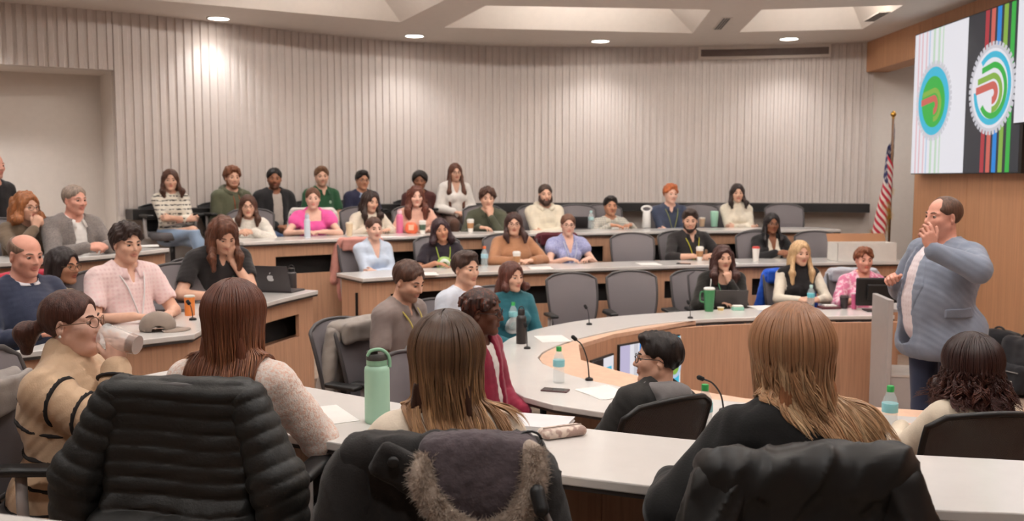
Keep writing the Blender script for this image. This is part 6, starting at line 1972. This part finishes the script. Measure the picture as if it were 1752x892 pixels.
# ---- second desk
tumbler(1150, 442, 1.03, 'dark steel tumbler before the bearded man in black', (52, 56, 66), (40, 40, 44), h=.15, r=.042)
paper_cup(1197, 446, 1.03, 'white coffee cup with brown sleeve before the bearded man', h=.135)
paper_cup(1293, 447, 1.03, 'white paper cup with red lid on the second desk', sleeve=None, lid=(206, 66, 60), h=.14)
water_bottle(829, 459, 1.03, 'clear bottle with orange cap left of the brown sweater', cap=(222, 110, 60), lab=(170, 210, 224), s=1.1)
paper_cup(884, 457, 1.03, 'white coffee cup with brown sleeve before the brown sweater', h=.14)
paper_cup(790, 463, 1.03, 'plain white cup before the black tee with a green print', sleeve=None, h=.12)
phone(1170, 452, 1.03, 1.3, 'phone lying before the bearded man')
papers(1110, 452, 1.03, .1, 'white papers on the second desk left of the dark steel tumbler', n=2)
papers(1240, 449, 1.03, .1, 'white paper between two paper cups on the second desk')
papers(728, 469, 1.03, .2, 'papers on the second desk before the black tee', n=2)
papers(925, 459, 1.03, .1, 'white papers before the lavender blouse', n=2)
t = put('cardboard_box', 'big white cardboard box with open flaps by the flag', 'box', 1474, 446, 1.03, .06)
m = MB()
for a, b in (((-.33, -.14, 0), (.33, -.133, .20)), ((-.33, .133, 0), (.33, .14, .20)), ((-.33, -.14, 0), (-.323, .14, .20)), ((.323, -.14, 0), (.33, .14, .20)), ((-.33, -.14, 0), (.33, .14, .006))): m.box(a, b)
m.build('box_walls', C_(232, 228, 222), t)
m = MB(); m.box((-.33, 0, 0), (.33, .006, .10), Matrix.Rotation(-.5, 3, 'X')); o = m.build('flap', C_(166, 118, 84), t); o.location = (0, .135, .20)
m = MB(); m.box((-.10, -.1415, .03), (.02, -.1402, .17)); m.build('paper_label', C_(240, 238, 236), t)
# ---- left desk
def _cap():
    t = put('baseball_cap', 'grey baseball cap resting on the left desk', 'cap', 270, 566, 1.03, .15)
    V, F = sdf_mesh([EL((0, 0, .028), (.095, .085, .098)), HS((0, 0, -1), 0), EL((0, 0, .0), (.088, .078, .088), op=-1, k=.004), EL((.02, -.086, .012), (.030, .05, .030), op=-1, k=.01)], .0055)
    mt = cloth('cap_twill', (140, 126, 116))
    link('crown', mesh_np('crown', V, F), mt, t)
    m = MB(); rows = []
    for i in range(13):
        a = -1.15 + 2.3 * i / 12
        r0, r1 = .086, .086 + .085 * math.cos(a * .95)
        rows.append([(r0 * math.cos(a), r0 * .9 * math.sin(a), .012), (r1 * math.cos(a) , r1 * .62 * math.sin(a) + .25 * r0 * math.sin(a), .006 - .010 * abs(math.sin(a))), (r1 * math.cos(a), r1 * .62 * math.sin(a) + .25 * r0 * math.sin(a), .011 - .010 * abs(math.sin(a))), (r0 * math.cos(a), r0 * .9 * math.sin(a), .018)])
    m.rings(rows); m.build('brim', mt, t, True)
    m = MB(); m.lathe([(.001, .006), (.008, .004), (.009, 0)], 12, (0, 0, .123)); m.build('button', mt, t, True)
    t.scale = (1.1, 1.1, .92)
_cap()
t = tumbler(325, 540, 1.03, 'orange drink can standing behind the grey cap', (222, 130, 62), (206, 200, 190), h=.135, r=.033, rb=.031, cat='can')
laptop(275, 535, 1.03, .1, 'flat silver laptop closed in front of the pink shirt', (120, 118, 122), emblem=False, open_deg=3, w=.32, d=.22)
mic(330, 548, 1.03, -.03, .03, .10, 'slim gooseneck microphone by the orange can', .003)
laptop(468, 501, 1.03, -.28, 'dark open laptop with a white fruit emblem on its lid', (72, 68, 70), w=.32, d=.215, open_deg=108)
flask(499, 494, 1.03, 'black steel bottle behind the open laptop', (46, 42, 44), h=.17, r=.042)
t = put('tumbler', 'bright pink tall cup before the person in the black polo', 'cup', 392, 512, 1.03)
lathe(t, 'cup_body', [(.001, 0), (.036, 0), (.046, .15), (.001, .15)], C_(226, 70, 100)); lathe(t, 'lid', [(.001, .15), (.048, .15), (.048, .158), (.001, .162)], C_(240, 150, 160))
t = put('book', 'small dark book left of the closed laptop', 'book', 222, 541, 1.03, .3)
m = MB(); m.box((-.07, -.05, 0), (.07, .05, .02), bev=.003); m.build('cover', C_(60, 54, 56), t); m = MB(); m.box((-.066, -.052, .003), (.066, .046, .017)); m.build('pages', C_(226, 218, 206), t)
# ---- rear desk
flask(526, 407, 1.31, 'pale clear bottle before the pink top', (206, 214, 226), h=.24, r=.032, cap=(190, 200, 214))
paper_cup(598, 404, 1.31, 'beige paper cup left of the cream wavy-haired person', sleeve=None, body=(224, 200, 168), lid=(228, 214, 190), h=.13)
flask(684, 399, 1.31, 'tall raspberry pink bottle before the peach sweater', (214, 112, 150), h=.255, r=.04, cap=(226, 190, 200))
t = put('snack_bag', 'orange snack packet before the peach sweater', 'packet', 704, 400, 1.31)
sdf_obj('packet_body', [EL((0, 0, .06), (.075, .03, .075), k=.01), HS((0, 0, -1), 0)], .009, C_(228, 106, 70), t, lambda x: .006 * nz(x, 40, 3))
m = MB(); m.box((-.03, -.034, .04), (.03, -.028, .10), bev=.003); m.build('front_panel', C_(236, 190, 160), t)
paper_cup(723, 400, 1.31, 'white cup with green sleeve on the rear desk', sleeve=(70, 92, 74), h=.13)
paper_cup(805, 397, 1.31, 'white coffee cup with tan sleeve left of the olive shirt', h=.13)
tumbler(957, 391, 1.31, 'dark slim tumbler right of the cream sweater', (50, 48, 52), (36, 36, 38), h=.17, r=.034)
water_bottle(1011, 391, 1.31, 'pale blue bottle left of the plaid shirt', cap=(170, 206, 206), lab=(180, 214, 216), s=1.1)
t = put('pitcher_flask', 'white jug-shaped bottle with big ring handle on the rear desk', 'bottle', 1106, 390, 1.31)
lathe(t, 'bottle_body', [(.001, 0), (.052, 0), (.055, .006), (.050, .14), (.046, .195), (.038, .205), (.001, .206)], C_(236, 234, 232))
m = MB(); m.tube([(.062 * math.cos(a) * (1 if math.sin(a) > 0 else .9), 0, .235 + .036 * math.sin(a)) for a in [2 * PI * i / 24 for i in range(25)]], .013, 8, cap=False); m.build('handle', C_(236, 234, 232), t, True)
tumbler(1222, 388, 1.31, 'mint tumbler on the rear desk, the left of the pair', (158, 206, 184), (170, 214, 194), h=.20, r=.05, group='mint tumblers')
tumbler(1272, 387, 1.31, 'mint tumbler with white lid before the turtleneck sweater', (158, 206, 184), (236, 234, 230), h=.235, r=.05, group='mint tumblers')
paper_cup(1201, 388, 1.31, 'short tan cup by the mint tumbler', sleeve=None, body=(206, 176, 146), lid=(226, 214, 200), h=.10)
t = laptop(985, 391, 1.31, 0, 'dark open laptop on the rear desk right of the slim tumbler', (52, 50, 52), emblem=False, w=.30, d=.14)
papers(862, 397, 1.31, .1, 'white papers before the olive shirt', n=2)
papers(1060, 391, 1.31, .1, 'white papers before the plaid shirt', n=2)
papers(250, 421, 1.31, .4, 'white paper on the short rear desk')
# ---- the cup held by the person in the fleece
hc, Rh = F1['hc'], F1['Rh']
Wm = F1['root'].matrix_basis
a = hc + Rh @ A3(.012, .115, -.052); b = hc + Rh @ A3(.035, .245, -.092)
u = unit(b - a)
t = thing('plastic_cup', 'clear plastic cup of iced coffee held to the mouth', 'cup', tuple(Wm @ Vector(a)))
qv = Vector(u).rotation_difference(Vector((0, 0, 1))).inverted()
t.rotation_mode = 'QUATERNION'
t.rotation_quaternion = F1['root'].rotation_euler.to_quaternion() @ qv
lathe(t, 'cup_body', [(.047, 0), (.0475, .003), (.034, .135), (.001, .136)], glass('cup_plastic', (240, 244, 244), .32))
lathe(t, 'coffee', [(.001, .105), (.036, .105), (.0335, .1335), (.001, .1335)], plain('iced_coffee', (150, 88, 50), .25))
# ---- prints and emblems on clothes
def chest_disc(c, name, x, z, r, cols, t_):
    q0 = c['TC'](x, .0, z)
    for i, (k, col) in enumerate(cols):
        sdf_obj(name, [fat(p, t_ + .004 + .0025 * i) for p in c['tor']] + [EL(c['TC'](x, .16 + .1 * c['bel'], z), A3(r * k, .14, r * k), c['Rc'], op=2)], .0055, C_(*col), c['root'])
chest_disc(PEOPLE['B2'], 'print', 0, .29, .085, [(1, (150, 186, 96)), (.70, (220, 224, 214)), (.35, (90, 120, 70))], .010)
chest_disc(PEOPLE['P3'], 'print', .03, .26, .075, [(1, (226, 230, 230)), (.5, (190, 214, 214))], .015)
chest_disc(PEOPLE['L4'], 'badge_patch', -.085, .33, .026, [(1, (60, 82, 72))], .013)
c = PEOPLE['L4']
S0, el, wr = c['J'][1]
p = S0 + (el - S0) * .30
S0l, ell, _ = c['J'][-1]
for q in (1,):
    pr = c['up'][1 if q > 0 else 0]
    sdf_obj('sleeve_emblem', [fat(pr, .020)] + [EL(S0 + (el - S0) * .36, (.034, .034, .020), None, op=2)], .0055, C_(214, 70, 44), c['root'])
    sdf_obj('sleeve_emblem', [fat(pr, .0215)] + [EL(S0 + (el - S0) * .30, (.022, .022, .014), None, op=2)], .0055, C_(232, 130, 70), c['root'])
chest_disc(PEOPLE['D4'], 'badge_patch', -.075, .36, .022, [(1, (170, 190, 170))], .013)

# ---- flag
t = thing('flag', 'American flag with gold fringe hanging on a pole by the oak wall', 'flag', (*PY(1525, 300, 11.75)[:2], .28))
zb = .28
zt_ = PY(1523, 196, 11.75)[2] - zb
m = MB(); m.tube([(0, 0, .0), (0, 0, zt_ - .05)], .015, 10); m.build('pole', wood('pole_wood', (110, 78, 52), (20, 20, 3)), t, True)
lathe(t, 'base', [(.001, 0), (.15, 0), (.15, .02), (.05, .05), (.025, .09), (.001, .09)], M_BRASS)
lathe(t, 'finial', [(.001, zt_ - .06), (.018, zt_ - .05), (.012, zt_ - .035), (.035, zt_ - .005), (.034, zt_ + .012), (.012, zt_ + .04), (.001, zt_ + .05)], M_BRASS, 16)
NU, NV = 120, 78
V = []; C = []
ztop = PY(1523, 212, 11.75)[2] - zb
for j in range(NV + 1):
    h = j / NV
    for i in range(NU + 1):
        f = i / NU
        sp = f ** .8
        ph = 13 * f + 2.2 * h
        x = .020 - .165 * sp * (.55 + .75 * h) + .080 * math.sin(ph) * min(1, f * 4) * (.6 + .4 * h)
        y = -.05 * math.cos(ph * .9 + .6) * min(1, f * 4) - .02 * f
        z = ztop - .80 * h - .96 * f * (1 - .12 * h) 
        V.append((x, y, z))
        red = int(h * 13) % 2 == 0
        col = srgb((178, 34, 58)) if red else srgb((230, 222, 216))
        if f < .40 and h < 7 / 13:
            col = srgb((40, 46, 92))
            gx, gy = (f / .40 * 11) % 2, (h / (7 / 13) * 9) % 2
            cx, cy = (f / .40 * 11) % 1 - .5, (h / (7 / 13) * 9) % 1 - .5
            if (int(f / .40 * 11) + int(h / (7 / 13) * 9)) % 2 == 0 and cx * cx + cy * cy < .11: col = srgb((232, 228, 226))
        C.append(col)
F = [(j * (NU + 1) + i, j * (NU + 1) + i + 1, (j + 1) * (NU + 1) + i + 1, (j + 1) * (NU + 1) + i) for j in range(NV) for i in range(NU)]
fl = link('flag_cloth', mesh_np('flag_cloth', np.array(V), np.array(F), True, np.array(C)), colattr('flag_cloth', .8), t)
so = fl.modifiers.new('thick', 'SOLIDIFY'); so.thickness = .003
ed = [V[NV * (NU + 1) + i] for i in range(0, NU + 1, 3)] + [V[j * (NU + 1) + NU] for j in range(NV, -1, -3)]
fur(t, [tuple(q) for q in ed], .012, 2600, .05, 9, (206, 150, 40), (236, 190, 80), 'gold_fringe')

# ---- lectern behind the speaker, bags at the oak wall
q = P(1541, 690, 0.0)
LX, LY = PY(1535, 560, 7.0)[0], 7.0
t = thing('lectern', 'pale grey lectern behind the speaker at the end of the ring desk', 'lectern', (LX + .17, LY + .1, 0), -.10)
m = MB(); m.box((-.20, -.02, 0), (-.16, .42, 1.0), bev=.004); m.build('side_panel', M_GREY, t)
m = MB(); m.box((-.16, .0, 0), (.30, .40, .40), bev=.006); m.build('base_cabinet', M_GREY, t)
m = MB(); m.box((-.16, -.005, .40), (.30, .41, .415), Matrix.Rotation(0, 3, 'X')); m.build('base_top', plain('grey_top', (190, 184, 178), .5), t)
m = MB(); m.box((.27, -.0, .40), (.30, .40, .92), bev=.004); m.build('side_panel', M_GREY, t)
m = MB(); m.box((-.16, .02, .90), (.27, .40, .925), bev=.004); m.build('top', M_GREY, t)
def backpack(px, py, z, rz, label, col, s=1.):
    t = put('backpack', label, 'backpack', px, py, z, rz, 'backpacks against the oak wall')
    mt = cloth('pack_%d_%d_%d' % col, col)
    sdf_obj('pack_body', [BX((0, 0, .23 * s), (.16 * s, .11 * s, .22 * s), rotx(-.15), .07 * s, k=.05), HS((0, 0, -1), 0)], .014, mt, t, folds(.010, 14, px))
    sdf_obj('front_pocket', [BX((0, -.12 * s, .14 * s), (.125 * s, .05 * s, .11 * s), rotx(-.1), .04 * s), HS((0, 0, -1), 0)], .012, mt, t, folds(.006, 20, px))
    m = MB(); m.tube([(.05 * math.cos(a), .03, .43 * s + .05 * math.sin(a)) for a in [PI * i / 8 for i in range(9)]], .010, 8); m.build('carry_loop', BLACK_PL, t, True)
    for q in (-1, 1):
        m = MB(); m.tube(spline([(q * .08 * s, .08 * s, .42 * s), (q * .10 * s, .17 * s, .34 * s), (q * .11 * s, .16 * s, .14 * s), (q * .13 * s, .08 * s, .04 * s)], 5), .014, 8); m.build('shoulder_strap', BLACK_PL, t, True)
    m = MB(); m.tube([(-.10 * s, -.172 * s, .20 * s), (.10 * s, -.172 * s, .20 * s)], .004, 6); m.build('zip', C_(150, 146, 142), t)
    for q in (-1, 1):
        m = MB(); m.lathe([(.001, -.004), (.012, -.004), (.012, .004), (.001, .004)], 12); o = m.build('reflector', C_(190, 186, 178), t, True); o.location = (q * .05, -.175 * s, .12 * s); o.rotation_euler = (PI / 2, 0, 0)
    return t
backpack(1703, 664, 0, -.9, 'black backpack on the floor at the oak wall, the left one', (28, 28, 32), 1.2)
backpack(1748, 676, 0, -1.2, 'charcoal backpack at the oak wall cut off by the right edge', (38, 38, 42), 1.15)
